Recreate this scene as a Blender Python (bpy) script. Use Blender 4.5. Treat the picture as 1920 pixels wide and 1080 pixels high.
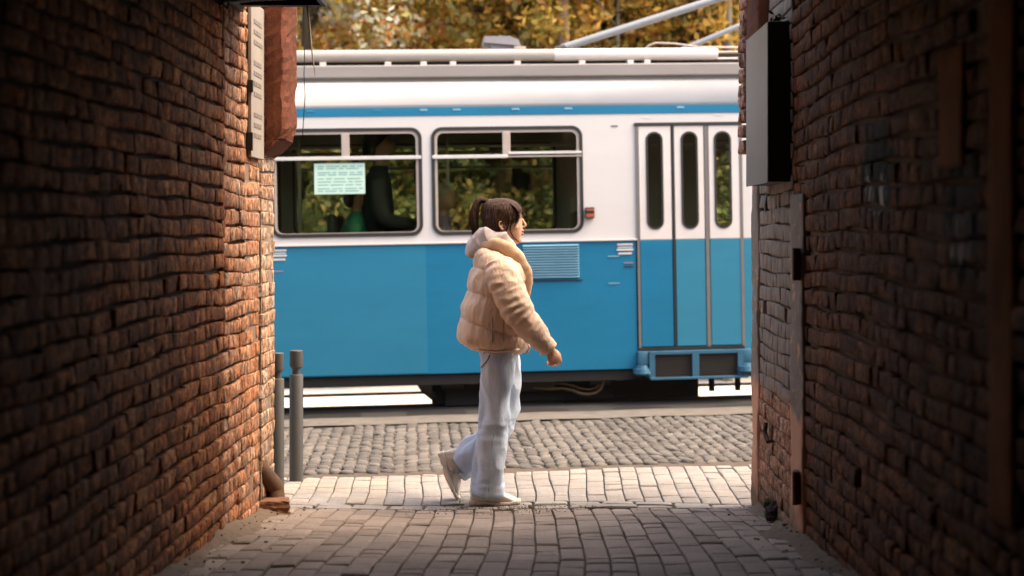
import bpy, bmesh, math, random
import numpy as np
from mathutils import Vector, Matrix, Euler
R = math.radians
for o in list(bpy.data.objects): bpy.data.objects.remove(o)
C = bpy.context.scene.collection
random.seed(7); rng = np.random.default_rng(11)

# ---------------------------------------------------------------- camera
F = 2688.0; VX, VY = 1000.0, 430.0; CAMZ = 1.52      # focal length in px of a 1920 frame, vanishing point, eye height
cam = bpy.data.cameras.new("camera"); camo = bpy.data.objects.new("camera", cam); C.objects.link(camo)
camo.location = (0, 0, CAMZ); camo.rotation_euler = (R(90), 0, 0)
cam.sensor_width = 36; cam.lens = 36*F/1920; cam.shift_x = -(VX-960)/1920; cam.shift_y = -(540-VY)/1920
cam.clip_start = 0.05; cam.clip_end = 500
cam.dof.use_dof = True; cam.dof.focus_distance = 8.0; cam.dof.aperture_fstop = 1.7
bpy.context.scene.camera = camo
# ---------------------------------------------------------------- sky, sun, exposure
SUN_EL, SUN_AZ = 58.0, 94.0        # azimuth clockwise from +Y (negative: to the left)
w = bpy.data.worlds.new("World"); bpy.context.scene.world = w; w.use_nodes = True
nt = w.node_tree; sky = nt.nodes.new('ShaderNodeTexSky'); sky.sky_type = 'NISHITA'; sky.sun_disc = False
sky.sun_elevation = R(SUN_EL); sky.sun_rotation = R(SUN_AZ); sky.dust_density = 5.0; sky.air_density = 1.0; sky.ozone_density = 0.6
bg = nt.nodes['Background']; bg.inputs['Strength'].default_value = 0.15
nt.links.new(sky.outputs[0], bg.inputs[0])
sl = bpy.data.lights.new("sun", 'SUN'); so = bpy.data.objects.new("sun", sl); C.objects.link(so)
sl.energy = 0.5; sl.angle = R(44); sl.color = (1.0, 0.94, 0.87)
so.location = (0, 20, 20); so.rotation_euler = (R(90-SUN_EL), 0, R(180-SUN_AZ))
so.rotation_euler = Vector((-math.sin(R(SUN_AZ))*math.cos(R(SUN_EL)), -math.cos(R(SUN_AZ))*math.cos(R(SUN_EL)), -math.sin(R(SUN_EL)))).to_track_quat('-Z', 'Y').to_euler()
sc = bpy.context.scene
sc.view_settings.view_transform = 'Standard'; sc.view_settings.look = 'None'
sc.view_settings.exposure = 2.25; sc.view_settings.gamma = 1.0
sc.view_settings.use_white_balance = True; sc.view_settings.white_balance_temperature = 8000; sc.view_settings.white_balance_tint = 11
sc.render.engine = 'CYCLES'
try:
    sc.cycles.use_denoising = True; sc.cycles.denoiser = 'OPENIMAGEDENOISE'
except Exception: pass
sc.cycles.max_bounces = 8; sc.cycles.diffuse_bounces = 5; sc.cycles.transparent_max_bounces = 16
sc.cycles.sample_clamp_indirect = 6

# ---------------------------------------------------------------- helpers
def P(px, py, Y): return Vector(((px-VX)*Y/F, Y, CAMZ-(py-VY)*Y/F))
def PX(px, Y): return (px-VX)*Y/F
def PZ(py, Y): return CAMZ-(py-VY)*Y/F

class NT:
    def __init__(s, name):
        s.m = bpy.data.materials.new(name); s.m.use_nodes = True; s.t = s.m.node_tree
        s.b = s.t.nodes['Principled BSDF']; s.out = s.t.nodes['Material Output']
    def n(s, typ, **kw):
        nd = s.t.nodes.new('ShaderNode'+typ)
        for k, v in kw.items():
            if k.startswith('i_'):
                key = k[2:]; key = int(key) if key.isdigit() else key.replace('_', ' ')
                if hasattr(v, 'is_output'): s.t.links.new(v, nd.inputs[key])
                else: nd.inputs[key].default_value = v
            else: setattr(nd, k, v)
        return nd
    def l(s, a, b): s.t.links.new(a, b)
    def pos(s, scale=(1, 1, 1)):
        tc = s.n('TexCoord'); mp = s.n('Mapping', i_Vector=tc.outputs['Object'], i_Scale=scale); return mp.outputs[0]
    def noise(s, vec, scale, detail=4, rough=.6, dist=0):
        return s.n('TexNoise', i_Vector=vec, i_Scale=scale, i_Detail=detail, i_Roughness=rough, i_Distortion=dist).outputs['Fac']
    def ramp(s, fac, stops):
        r = s.n('ValToRGB', i_Fac=fac); e = r.color_ramp.elements
        while len(e) < len(stops): e.new(.5)
        for k, (p, c) in enumerate(stops):
            e[k].position = p; e[k].color = (c[0], c[1], c[2], 1) if not isinstance(c, (int, float)) else (c, c, c, 1)
        return r.outputs['Color']
    def mix(s, fac, a, b, mode='MIX'):
        m = s.n('MixRGB', blend_type=mode)
        for k, v in ((0, fac), (1, a), (2, b)):
            if hasattr(v, 'is_output'): s.l(v, m.inputs[k])
            elif isinstance(v, (int, float)): m.inputs[k].default_value = v if k == 0 else (v, v, v, 1)
            else: m.inputs[k].default_value = (*v[:3], 1)
        return m.outputs[0]
    def math(s, op, a, b=0.0, clamp=False):
        m = s.n('Math', operation=op, use_clamp=clamp)
        for k, v in ((0, a), (1, b)):
            if hasattr(v, 'is_output'): s.l(v, m.inputs[k])
            else: m.inputs[k].default_value = v
        return m.outputs[0]
    def bump(s, h, strength=.3, dist=.01):
        b = s.n('Bump', i_Height=h, i_Strength=strength, i_Distance=dist); s.l(b.outputs[0], s.b.inputs['Normal'])
    def col(s, v):
        if hasattr(v, 'is_output'): s.l(v, s.b.inputs['Base Color'])
        else: s.b.inputs['Base Color'].default_value = (*v[:3], 1)
    def set(s, rough=.6, metal=0, spec=.5):
        s.b.inputs['Roughness'].default_value = rough; s.b.inputs['Metallic'].default_value = metal
        s.b.inputs['Specular IOR Level'].default_value = spec; return s.m

def simple(name, c, rough=.6, metal=0, var=.18, scale=8, bump=.0, bscale=60, spec=.5, stretch=(1, 1, 1)):
    t = NT(name); v = t.pos(stretch)
    n = t.noise(v, scale, 5, .65)
    t.col(t.mix(1.0, c, t.ramp(n, [(.25, 1-var), (.75, 1+0*var)]), 'MULTIPLY'))
    if bump: t.bump(t.noise(v, bscale, 4), bump, .004)
    return t.set(rough, metal, spec)

def link(o, parent=None):
    C.objects.link(o)
    if parent is not None: o.parent = parent
    return o
def mesh_obj(name, verts, faces, mat=None, parent=None, smooth=False, attrs=None):
    me = bpy.data.meshes.new(name); me.from_pydata([tuple(v) for v in verts], [], [tuple(f) for f in faces]); me.update()
    for m in (mat if isinstance(mat, (list, tuple)) else [mat]):
        if m: me.materials.append(m)
    if attrs:
        for an, vals in attrs.items():
            a = me.attributes.new(an, 'FLOAT', 'FACE'); a.data.foreach_set('value', np.asarray(vals, dtype=np.float32))
    if smooth: me.polygons.foreach_set('use_smooth', [True]*len(me.polygons))
    return link(bpy.data.objects.new(name, me), parent)
def tag(o, label=None, cat=None, group=None, kind=None):
    if label: o['label'] = label
    if cat: o['category'] = cat
    if group: o['group'] = group
    if kind: o['kind'] = kind
    return o
def thing(name, label, cat, loc=(0, 0, 0), rot=(0, 0, 0), group=None):
    o = bpy.data.objects.new(name, None); o.location = loc; o.rotation_euler = rot; o.empty_display_size = .1
    C.objects.link(o); return tag(o, label, cat, group)

class MB:                                   # collects shapes into one mesh
    def __init__(s): s.v = []; s.f = []
    def add(s, v, f):
        k = len(s.v); s.v += [tuple(x) for x in v]; s.f += [tuple(i+k for i in q) for q in f]; return s
    def box(s, x0, x1, y0, y1, z0, z1, M=None, ch=0):
        if ch: 
            bm = bmesh.new(); bmesh.ops.create_cube(bm, size=1)
            for q in bm.verts: q.co = Vector(((x0+x1)/2+q.co.x*(x1-x0), (y0+y1)/2+q.co.y*(y1-y0), (z0+z1)/2+q.co.z*(z1-z0)))
            bmesh.ops.bevel(bm, geom=bm.edges[:], offset=ch, segments=2, affect='EDGES', profile=.5)
            bm.verts.ensure_lookup_table()
            v = [q.co.copy() for q in bm.verts]; f = [[q.index for q in p.verts] for p in bm.faces]; bm.free()
        else:
            v = [Vector(p) for p in ((x0,y0,z0),(x1,y0,z0),(x1,y1,z0),(x0,y1,z0),(x0,y0,z1),(x1,y0,z1),(x1,y1,z1),(x0,y1,z1))]
            f = [(3,2,1,0),(4,5,6,7),(0,1,5,4),(1,2,6,5),(2,3,7,6),(3,0,4,7)]
        if M: v = [M @ q for q in v]
        return s.add(v, f)
    def tube(s, pts, rad, n=10, cap=True):
        pts = [Vector(p) for p in pts]; m = len(pts)
        rad = [rad]*m if isinstance(rad, (int, float)) else rad
        v = []; prev = None
        for i, p in enumerate(pts):
            t = (pts[min(i+1, m-1)]-pts[max(i-1, 0)]).normalized()
            if prev is None:
                a = t.orthogonal().normalized()
            else:
                a = (prev-t*prev.dot(t)); a = a.normalized() if a.length > 1e-6 else t.orthogonal().normalized()
            prev = a; b = t.cross(a)
            for k in range(n):
                th = 2*math.pi*k/n; v.append(p+(a*math.cos(th)+b*math.sin(th))*rad[i])
        f = [(i*n+k, i*n+(k+1) % n, (i+1)*n+(k+1) % n, (i+1)*n+k) for i in range(m-1) for k in range(n)]
        if cap: f += [tuple(range(n-1, -1, -1)), tuple((m-1)*n+k for k in range(n))]
        return s.add(v, f)
    def lathe(s, prof, cx=0, cy=0, n=28):
        m = len(prof); v = [(cx+r*math.cos(2*math.pi*k/n), cy+r*math.sin(2*math.pi*k/n), z) for r, z in prof for k in range(n)]
        f = [(i*n+k, i*n+(k+1) % n, (i+1)*n+(k+1) % n, (i+1)*n+k) for i in range(m-1) for k in range(n)]
        f += [tuple(range(n-1, -1, -1)), tuple((m-1)*n+k for k in range(n))]
        return s.add(v, f)
    def build(s, name, mat, parent=None, smooth=False, auto=None):
        o = mesh_obj(name, s.v, s.f, mat, parent, smooth)
        if auto is not None:
            me = o.data; bm = bmesh.new(); bm.from_mesh(me)
            for e in bm.edges:
                e.smooth = not (len(e.link_faces) == 2 and e.calc_face_angle(0) > R(auto))
            for p in bm.faces: p.smooth = True
            bm.to_mesh(me); bm.free()
        return o

def rrect(x0, x1, z0, z1, r, n=6):
    pts = []
    for cx, cz, a0 in ((x1-r, z1-r, 0), (x0+r, z1-r, 90), (x0+r, z0+r, 180), (x1-r, z0+r, 270)):
        for k in range(n+1):
            a = R(a0+90*k/n); pts.append((cx+r*math.cos(a), cz+r*math.sin(a)))
    return pts
def plate(name, outlines, y0, y1, mat, parent=None, bevel=0):   # flat plate in x-z with holes, thickness y0..y1
    cu = bpy.data.curves.new(name, 'CURVE'); cu.dimensions = '2D'; cu.fill_mode = 'BOTH'
    cu.extrude = (y1-y0)/2-bevel; cu.bevel_depth = bevel; cu.bevel_resolution = 2; cu.offset = -bevel
    for o in outlines:
        s = cu.splines.new('POLY'); s.points.add(len(o)-1); s.use_cyclic_u = True
        for q, p in zip(s.points, o): q.co = (p[0], p[1], 0, 1)
    ob = bpy.data.objects.new('tmp', cu); C.objects.link(ob)
    dg = bpy.context.evaluated_depsgraph_get(); me = bpy.data.meshes.new_from_object(ob.evaluated_get(dg))
    bpy.data.objects.remove(ob); bpy.data.curves.remove(cu)
    me.name = name; me.transform(Matrix.Translation((0, (y0+y1)/2, 0)) @ Matrix.Rotation(R(90), 4, 'X'))
    me.materials.clear(); me.materials.append(mat)
    me.polygons.foreach_set('use_smooth', [False]*len(me.polygons))
    return link(bpy.data.objects.new(name, me), parent)

def catmull(keys, n):                        # keys: array (m,k) -> n samples
    K = np.asarray(keys, float); m = len(K); out = []
    for t in np.linspace(0, m-1, n):
        i = min(int(t), m-2); u = t-i
        p0, p1, p2, p3 = K[max(i-1, 0)], K[i], K[i+1], K[min(i+2, m-1)]
        out.append(.5*((2*p1)+(-p0+p2)*u+(2*p0-5*p1+4*p2-p3)*u*u+(-p0+3*p1-3*p2+p3)*u**3))
    return np.array(out)
def vnoise(p, sc, seed=0):                   # cheap smooth pseudo noise, p (n,3)
    r = np.random.default_rng(seed); out = np.zeros(len(p))
    for k in range(7):
        d = r.normal(size=3); d /= np.linalg.norm(d); out += np.sin(p @ d*sc*(.6+.28*k)+r.uniform(0, 6.28))
    return out/4.0
def grid_faces(m, n, cap=True):
    f = [(i*n+k, i*n+(k+1) % n, (i+1)*n+(k+1) % n, (i+1)*n+k) for i in range(m-1) for k in range(n)]
    if cap: f += [tuple(range(n-1, -1, -1)), tuple((m-1)*n+k for k in range(n))]
    return f
def finish(name, parts, voxel, mats, parent=None, smooth_it=4, disp=None):   # union of closed shapes by voxel remesh
    v = []; f = []
    for pv, pf in parts:
        k = len(v); v += [tuple(q) for q in pv]; f += [tuple(i+k for i in q) for q in pf]
    me = bpy.data.meshes.new('t'); me.from_pydata(v, [], f); bm = bmesh.new(); bm.from_mesh(me)
    bmesh.ops.recalc_face_normals(bm, faces=bm.faces); bm.to_mesh(me); bm.free()
    ob = bpy.data.objects.new('tmp', me); C.objects.link(ob)
    md = ob.modifiers.new('r', 'REMESH'); md.mode = 'VOXEL'; md.voxel_size = voxel; md.use_smooth_shade = True
    if smooth_it:
        sm = ob.modifiers.new('s', 'SMOOTH'); sm.iterations = smooth_it; sm.factor = .5
    dg = bpy.context.evaluated_depsgraph_get(); m2 = bpy.data.meshes.new_from_object(ob.evaluated_get(dg)); bpy.data.objects.remove(ob)
    m2.name = name; m2.materials.clear()
    for m in mats: m2.materials.append(m)
    if disp:
        n = len(m2.vertices); co = np.zeros(n*3); m2.vertices.foreach_get('co', co); co = co.reshape(-1, 3)
        no = np.zeros(n*3); m2.vertices.foreach_get('normal', no); no = no.reshape(-1, 3)
        co = co+no*disp(co, no)[:, None]; m2.vertices.foreach_set('co', co.ravel()); m2.update()
    m2.polygons.foreach_set('use_smooth', [True]*len(m2.polygons))
    return link(bpy.data.objects.new(name, m2), parent)
def loft(keys, n=20, m=24, ex=2.0):          # keys: (cx,cy,cz, ax,ay,az, bx,by,bz) center + two half-axis vectors
    K = catmull(keys, m); v = []
    for c in K:
        for k in range(n):
            th = 2*math.pi*k/n; ct, st = math.cos(th), math.sin(th)
            ca = math.copysign(abs(ct)**(2/ex), ct); sa = math.copysign(abs(st)**(2/ex), st)
            v.append((c[0]+c[3]*ca+c[6]*sa, c[1]+c[4]*ca+c[7]*sa, c[2]+c[5]*ca+c[8]*sa))
    return v, grid_faces(m, n)
def bent(pts, rads, n=20, m=28, side=(0, 1, 0), flat=1.0):   # tube along points with smooth radius; rads scalars or (r_in_plane, r_side)
    K = catmull([list(p)+([r, r*flat] if np.isscalar(r) else list(r)) for p, r in zip(pts, rads)], m)
    v = []; S = Vector(side)
    for i, c in enumerate(K):
        t = Vector(K[min(i+1, m-1)][:3])-Vector(K[max(i-1, 0)][:3]); t.normalize()
        b = (S-t*S.dot(t)).normalized(); a = b.cross(t)
        for k in range(n):
            th = 2*math.pi*k/n; q = Vector(c[:3])+a*math.cos(th)*c[3]+b*math.sin(th)*c[4]; v.append(tuple(q))
    return v, grid_faces(m, n)
def ellipsoid(c, r, n=16, m=12, M=None):
    v = []
    for i in range(m+1):
        ph = math.pi*(i+.02 if i == 0 else (i-.02 if i == m else i))/m
        for k in range(n):
            th = 2*math.pi*k/n; q = Vector((r[0]*math.sin(ph)*math.cos(th), r[1]*math.sin(ph)*math.sin(th), r[2]*math.cos(ph)))
            if M: q = M @ q
            v.append(tuple(q+Vector(c)))
    return v, grid_faces(m+1, n)

# ---------------------------------------------------------------- street frame (the street climbs 1.75 % to the right and turns 4.9 deg away)
YAW = R(4.9); ROLL = R(1.0); SO = Vector((-.186, 12.5, -.038))
SM = Matrix.Translation(SO) @ Matrix.Rotation(YAW, 4, 'Z') @ Matrix.Rotation(-ROLL, 4, 'Y')
SMI = SM.inverted()
def S(u, wv, v): return SM @ Vector((u, wv, v))
def U(px):
    k = (px-VX)/F; return (k*12.5-SO.x)/(math.cos(YAW)-k*math.sin(YAW))
def V(py): return (765-py)*12.5/F
def smooth(a, b, x):
    t = min(1, max(0, (x-a)/(b-a))); return t*t*(3-2*t)
W_KERB = -3.12
def street_z(x, y):
    wv = -(x-SO.x)*math.sin(YAW)+(y-SO.y)*math.cos(YAW); u = (x-SO.x)*math.cos(YAW)+(y-SO.y)*math.sin(YAW)
    z = SO.z+u*math.tan(ROLL)*(1 if abs(u) < 8 else 8/abs(u))
    if wv > .25: z -= .36*smooth(.25, 1.2, wv)
    if wv > 7: z += .40*smooth(7, 9, wv)
    return z, wv, u
def gz(x, y):
    if y <= 7.9: return .07*(7.9-max(y, 2.0))
    z, wv, u = street_z(x, y); t = smooth(7.9, 9.3, y)
    z = z*t
    if y > 23: z += (y-23)*.42*min(1, (y-23)/6)
    return z

# ---------------------------------------------------------------- materials
def brick_mat(name, c1, c2, c3, grime, paint=None):
    t = NT(name); v = t.pos(); at = t.n('Attribute', attribute_name='tint').outputs['Fac']
    base = t.ramp(at, [(0, c1), (.55, c2), (1, c3)])
    big = t.noise(v, 1.7, 5, .65, .4); fine = t.noise(v, 42, 5, .7)
    base = t.mix(t.ramp(big, [(.40, 0), (.66, .8)]), base, grime)
    base = t.mix(.85, base, t.ramp(fine, [(.40, .28), (.60, 1.4)]), 'MULTIPLY'); base = t.mix(.7, base, t.ramp(t.noise(v, 22, 4, .7), [(.42, .35), (.58, 1.3)]), 'MULTIPLY')
    vs = t.pos((3, 3, .7)); st = t.noise(vs, 6, 4, .7)
    base = t.mix(t.ramp(st, [(.56, 0), (.72, .55)]), base, (c3[0]*1.3, c3[1]*1.45, c3[2]*1.7))
    if paint: base = paint(t, v, base)
    t.col(base); t.bump(t.math('ADD', fine, t.math('MULTIPLY', t.noise(v, 120, 3), .5)), .55, .006)
    return t.set(.88, 0, .25)
def graffiti(t, v, base):
    sx = t.n('SeparateXYZ', i_Vector=v)
    def blob(cy, cz, ry, rz, seed):
        n = t.noise(t.pos((1, 3.2, 2.2)), 3+seed, 4, .7)
        a = t.math('DIVIDE', t.math('SUBTRACT', sx.outputs[1], cy), ry); b = t.math('DIVIDE', t.math('SUBTRACT', sx.outputs[2], cz), rz)
        d = t.math('SQRT', t.math('ADD', t.math('MULTIPLY', a, a), t.math('MULTIPLY', b, b)))
        return t.ramp(t.math('ADD', d, t.math('MULTIPLY', t.math('SUBTRACT', n, .5), 1.6)), [(.72, 1), (.86, 0)]), d
    for cy, cz, ry, rz, sd in ((5.12, 1.72, .30, .24, 0), (4.08, 1.56, .22, .24, 2)):
        mk, d = blob(cy, cz, ry, rz, sd); base = t.mix(mk, base, (.010, .011, .012))
        mk2, _ = blob(cy, cz-.06, ry*.75, rz*.42, sd+7)
        streak = t.ramp(t.noise(t.pos((1, 14, 1.2)), 3, 3, .6), [(.5, 0), (.6, 1)])
        base = t.mix(t.math('MULTIPLY', mk2, streak), base, (.52, .50, .52))
    return base
def pier_paint(t, v, base):
    sx = t.n('SeparateXYZ', i_Vector=v); z = t.math('ADD', sx.outputs[2], t.math('MULTIPLY', t.math('SUBTRACT', t.noise(v, 5, 4, .6), .5), .28))
    m = t.ramp(t.math('MULTIPLY_ADD' if False else 'MULTIPLY', z, .5), [(.325, 0), (.355, 1)])   # grey paint above ~0.68 m
    chip = t.ramp(t.noise(v, 16, 5, .7), [(.36, 0), (.42, 1)])
    base = t.mix(t.math('MULTIPLY', m, chip), base, t.mix(t.noise(v, 9, 4), (.15, .122, .10), (.26, .215, .18)))
    moss = t.ramp(t.math('ADD', t.math('MULTIPLY', sx.outputs[2], 1.6), t.math('MULTIPLY', t.noise(v, 7, 4), .6)), [(.42, 1), (.72, 0)])
    return t.mix(t.math('MULTIPLY', moss, .75), base, (.055, .055, .030))
M = {}
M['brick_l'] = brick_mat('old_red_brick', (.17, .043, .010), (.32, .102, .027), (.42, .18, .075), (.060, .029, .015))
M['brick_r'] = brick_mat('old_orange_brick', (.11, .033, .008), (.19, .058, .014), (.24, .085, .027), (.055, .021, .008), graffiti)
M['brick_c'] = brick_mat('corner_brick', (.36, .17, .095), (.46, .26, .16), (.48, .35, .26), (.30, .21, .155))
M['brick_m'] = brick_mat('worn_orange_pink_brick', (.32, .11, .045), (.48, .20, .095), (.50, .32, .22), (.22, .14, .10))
M['brick_a'] = brick_mat('arch_brick', (.34, .14, .09), (.44, .20, .135), (.48, .28, .20), (.26, .15, .10))
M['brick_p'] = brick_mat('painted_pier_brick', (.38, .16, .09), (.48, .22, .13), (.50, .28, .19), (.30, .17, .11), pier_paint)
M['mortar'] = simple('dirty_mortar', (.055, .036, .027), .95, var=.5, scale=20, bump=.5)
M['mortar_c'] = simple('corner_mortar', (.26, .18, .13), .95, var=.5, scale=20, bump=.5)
def plaster(name, c, dark):
    t = NT(name); v = t.pos(); n = t.noise(v, 5, 6, .65); f = t.noise(v, 60, 4)
    t.col(t.mix(t.ramp(n, [(.35, 0), (.68, 1)]), c, dark)); t.bump(t.math('ADD', n, t.math('MULTIPLY', f, .4)), .5, .012); return t.set(.9, 0, .2)
M['plaster'] = plaster('terracotta_plaster', (.105, .029, .012), (.065, .018, .008))
M['plaster_grey'] = plaster('painted_plaster', (.42, .22, .15), (.30, .16, .11))
M['patch'] = plaster('smooth_orange_render', (.26, .09, .028), (.17, .055, .018))
def paver(name, c1, c2, c3, bumps=.4):
    t = NT(name); v = t.pos(); at = t.n('Attribute', attribute_name='tint').outputs['Fac']
    n = t.noise(v, 2.2, 5, .6); f = t.noise(v, 70, 5, .7)
    b = t.ramp(at, [(0, c1), (.5, c2), (1, c3)]); b = t.mix(.7, b, t.ramp(n, [(.3, .62), (.72, 1.15)]), 'MULTIPLY')
    b = t.mix(.8, b, t.ramp(f, [(.3, .7), (.7, 1.12)]), 'MULTIPLY'); t.col(b); t.bump(f, bumps, .004); return t.set(.82, 0, .35)
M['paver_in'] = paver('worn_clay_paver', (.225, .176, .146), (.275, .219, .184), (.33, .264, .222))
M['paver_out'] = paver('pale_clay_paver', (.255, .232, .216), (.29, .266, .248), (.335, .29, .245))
M['sett'] = paver('granite_sett', (.09, .081, .075), (.12, .109, .101), (.155, .14, .128), .6)
M['joint'] = simple('sandy_joint', (.10, .075, .058), .95, var=.5, scale=25, bump=.4)
M['dirt'] = simple('dry_dirt', (.17, .12, .085), .95, var=.5, scale=30, bump=.8, bscale=110)
M['concrete'] = simple('worn_concrete_strip', (.16, .14, .123), .85, var=.45, scale=9, bump=.4)
M['concrete_w'] = simple('bright_concrete', (.80, .76, .72), .8, var=.12, scale=4, bump=.2)
M['asphalt'] = simple('dark_asphalt', (.035, .033, .032), .85, var=.4, scale=30, bump=.5)
M['litter'] = simple('leaf_litter', (.10, .070, .035), .95, var=.6, scale=3, bump=.8, bscale=30)
M['black'] = simple('black_metal', (.012, .012, .013), .5, 0, .3)
M['void'] = simple('near_black_matte', (.010, .009, .009), .8, 0, .4)
M['steel'] = simple('rail_steel', (.10, .095, .09), .45, .8, .3)
M['bollard'] = simple('grey_bollard_paint', (.062, .060, .058), .55, 0, .3, 14, .15)
M['soot'] = simple('sooty_plaster', (.030, .022, .017), .95, 0, .4); M['rust'] = simple('rusty_pipe', (.15, .082, .045), .85, 0, .6, 18, .6, 50)
M['loose_brick'] = simple('loose_brick', (.24, .105, .06), .9, 0, .5, 22, .7)
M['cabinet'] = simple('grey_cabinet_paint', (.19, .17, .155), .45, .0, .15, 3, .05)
M['cab_shaded'] = simple('shaded_cabinet_side', (.02, .019, .018), .5, 0, .3)  # shade on the cabinet's near side, put into the casing colour
M['board'] = simple('weathered_board', (.28, .24, .21), .7, 0, .2, 6)
M['ink'] = simple('faded_ink', (.19, .16, .14), .7, 0, .3, 20)
M['stone'] = simple('dark_stone', (.030, .026, .022), .9, 0, .4, 20, .8)
M['moss'] = simple('moss', (.06, .085, .02), .95, 0, .5, 30, .8)

# ---------------------------------------------------------------- tunnel walls
def brick_run(a0, a1, z0, z1, ch, face, depth, seed, rough=1.0, soft=.0045, lens=(.075, .118, .095, .118, .14), wob=.007, wz=2.0, bed=.015):
    """courses of individually worn bricks; returns verts in (a = along, d = depth outwards, z), faces, tint, and is-brick flag"""
    r = np.random.default_rng(seed); vs = []; fs = []; tint = []
    NA, NZ = 5, 4
    zi = 0; z = z0
    while z < z1:
        h = ch*r.uniform(.94, 1.06); a = a0-r.uniform(0, .12)
        shift = r.normal()*.002
        while a < a1:
            L = lens[r.integers(len(lens))]*r.uniform(.92, 1.08); b0, b1 = max(a, a0), min(a+L, a1)
            if b1-b0 > .03:
                prot = r.normal()*.0011*rough+shift; worn = r.random() < .07*rough
                if worn: prot -= r.uniform(.003, .010)
                if r.random() < .004*rough: prot -= .03
                tlt = r.normal()*.0012*rough; tlz = r.normal()*.004*rough; t = np.clip(r.normal(.5, .25), 0, 1)
                k0 = len(vs); gap = r.uniform(.0, .0009) if r.random() > .12 else .003; bedk = bed*(r.uniform(.75, 1.15) if r.random() > .12 else .25)
                for iz in range(NZ):
                    for ia in range(NA):
                        fa = [0, .035, .5, .965, 1][ia]; fz = [0, .09, .91, 1][iz]
                        aa = b0+gap+(b1-b0-2*gap)*fa; zz = z+bedk/2*r.uniform(.8, 1.1)+(h-bedk)*fz
                        edge = ia in (0, NA-1) or iz in (0, NZ-1)
                        d = face+prot+tlt*(fa-.5)+tlz*(fz-.5)+r.normal()*(.0028 if worn else .0014)*rough
                        if iz in (0, NZ-1): d -= soft*(1+1.1*r.random()*rough)
                        elif edge: d -= .0012*(1+1.5*r.random())
                        aa += r.normal()*.0012*rough; zz += r.normal()*.0016*rough
                        zz += wob*math.sin(aa*wz+seed)*min(1, z)+.006*math.sin(aa*7+zi*1.3)
                        vs.append((aa, d, zz))
                # back ring
                ring = [iz*NA+ia for iz, ia in [(0, i) for i in range(NA)]+[(j, NA-1) for j in range(1, NZ)]+[(NZ-1, i) for i in range(NA-2, -1, -1)]+[(j, 0) for j in range(NZ-2, 0, -1)]]
                kb = len(vs)
                for q in ring: p = vs[k0+q]; vs.append((p[0], face-depth, p[2]))
                for iz in range(NZ-1):
                    for ia in range(NA-1):
                        fs.append((k0+iz*NA+ia, k0+iz*NA+ia+1, k0+(iz+1)*NA+ia+1, k0+(iz+1)*NA+ia)); tint.append(t)
                for q in range(len(ring)):
                    q2 = (q+1) % len(ring); fs.append((k0+ring[q2], k0+ring[q], kb+q, kb+q2)); tint.append(t)
            a += L
        z += h; zi += 1
    return vs, fs, tint
def wall_x(name, parent, mat, run, xface, sgn):    # map run to a wall in the Y-Z plane; sgn +1: faces +X
    vs, fs, tint = run
    v = [(xface+sgn*d, a, z) for a, d, z in vs]
    f = fs if sgn < 0 else [q[::-1] for q in fs]
    return mesh_obj(name, v, f, mat, parent, True, {'tint': tint})

XL, XR = -1.42, 1.22
YE_L, YE_R = 7.84, 7.94
lw = thing('brick_wall', 'dark brick wall along the left side of the passage, without any cabinet on it', 'wall', (XL, 5.5, .1))
def local(o, root):            # keep world coordinates when parented to an Empty that has a location
    if o.parent.type == 'EMPTY': o.matrix_parent_inverse = root.matrix_basis.inverted(); return o
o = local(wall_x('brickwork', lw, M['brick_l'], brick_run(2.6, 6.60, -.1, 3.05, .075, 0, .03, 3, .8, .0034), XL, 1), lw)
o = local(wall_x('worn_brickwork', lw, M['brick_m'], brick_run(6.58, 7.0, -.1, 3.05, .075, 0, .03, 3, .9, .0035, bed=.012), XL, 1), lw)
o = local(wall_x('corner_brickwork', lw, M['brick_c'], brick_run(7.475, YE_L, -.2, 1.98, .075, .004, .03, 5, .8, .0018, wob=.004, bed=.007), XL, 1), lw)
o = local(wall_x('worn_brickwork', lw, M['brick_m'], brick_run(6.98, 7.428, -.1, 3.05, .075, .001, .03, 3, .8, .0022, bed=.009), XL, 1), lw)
local(MB().box(XL-.0215, XL-.0055, 7.08, 7.43, -.2, 2.99).box(XL-.0215, XL-.001, 7.478, YE_L-.006, -.2, 1.99).build('mortar_bed', M['mortar_c'], lw), lw)
mb = MB().box(-8, XL-.022, -7, YE_L-.02, -.4, 3.0); local(mb.build('wall_core', M['mortar'], lw), lw)
# plastered springer block, broken off at the bottom
def springer():
    zt = 3.1; N = 40; vs = []; r = np.random.default_rng(4)
    ang = [(-.02, 7.47), (.03, 7.466), (.07, 7.468), (.108, 7.474), (.113, 7.479), (.122, 7.53), (.128, 7.60), (.13, 7.66), (.13, 7.72), (.129, 7.78), (.127, 7.835), (.12, 7.86), (.06, 7.862), (-.02, 7.86)]
    n = len(ang); zs = np.linspace(0, 1, N)
    for i, t in enumerate(zs):
        for k, (dx, y) in enumerate(ang):
            low = PZ(300, 7.7) if dx < .03 else PZ(262-60*0, 7.7)
            low = PZ(302, 7.7)+max(0, dx)/.13*(PZ(262, 7.7)-PZ(302, 7.7)) + r.normal()*.004
            z = low+(zt-low)*t
            q = max(0, 1-t*12); shrink = 1-.12*q*q
            jx = r.normal()*.0028+.004*math.sin(z*19)+(-abs(r.normal())*.010*q if 2 < k < 12 else 0)
            vs.append((XL+dx*shrink*(.985+.015*math.sin(z*5))+jx*(dx > 0), y+r.normal()*.003, z))
    return vs, grid_faces(N, n)
sv, sf = springer(); o = local(mesh_obj('plaster_springer', sv, sf, M['plaster'], lw, False), lw)
for p in o.data.polygons: p.use_smooth = False
rw = thing('brick_wall', 'orange brown brick wall along the right side of the passage, sprayed with black graffiti', 'wall', (XR, 5.5, .1))
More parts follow.
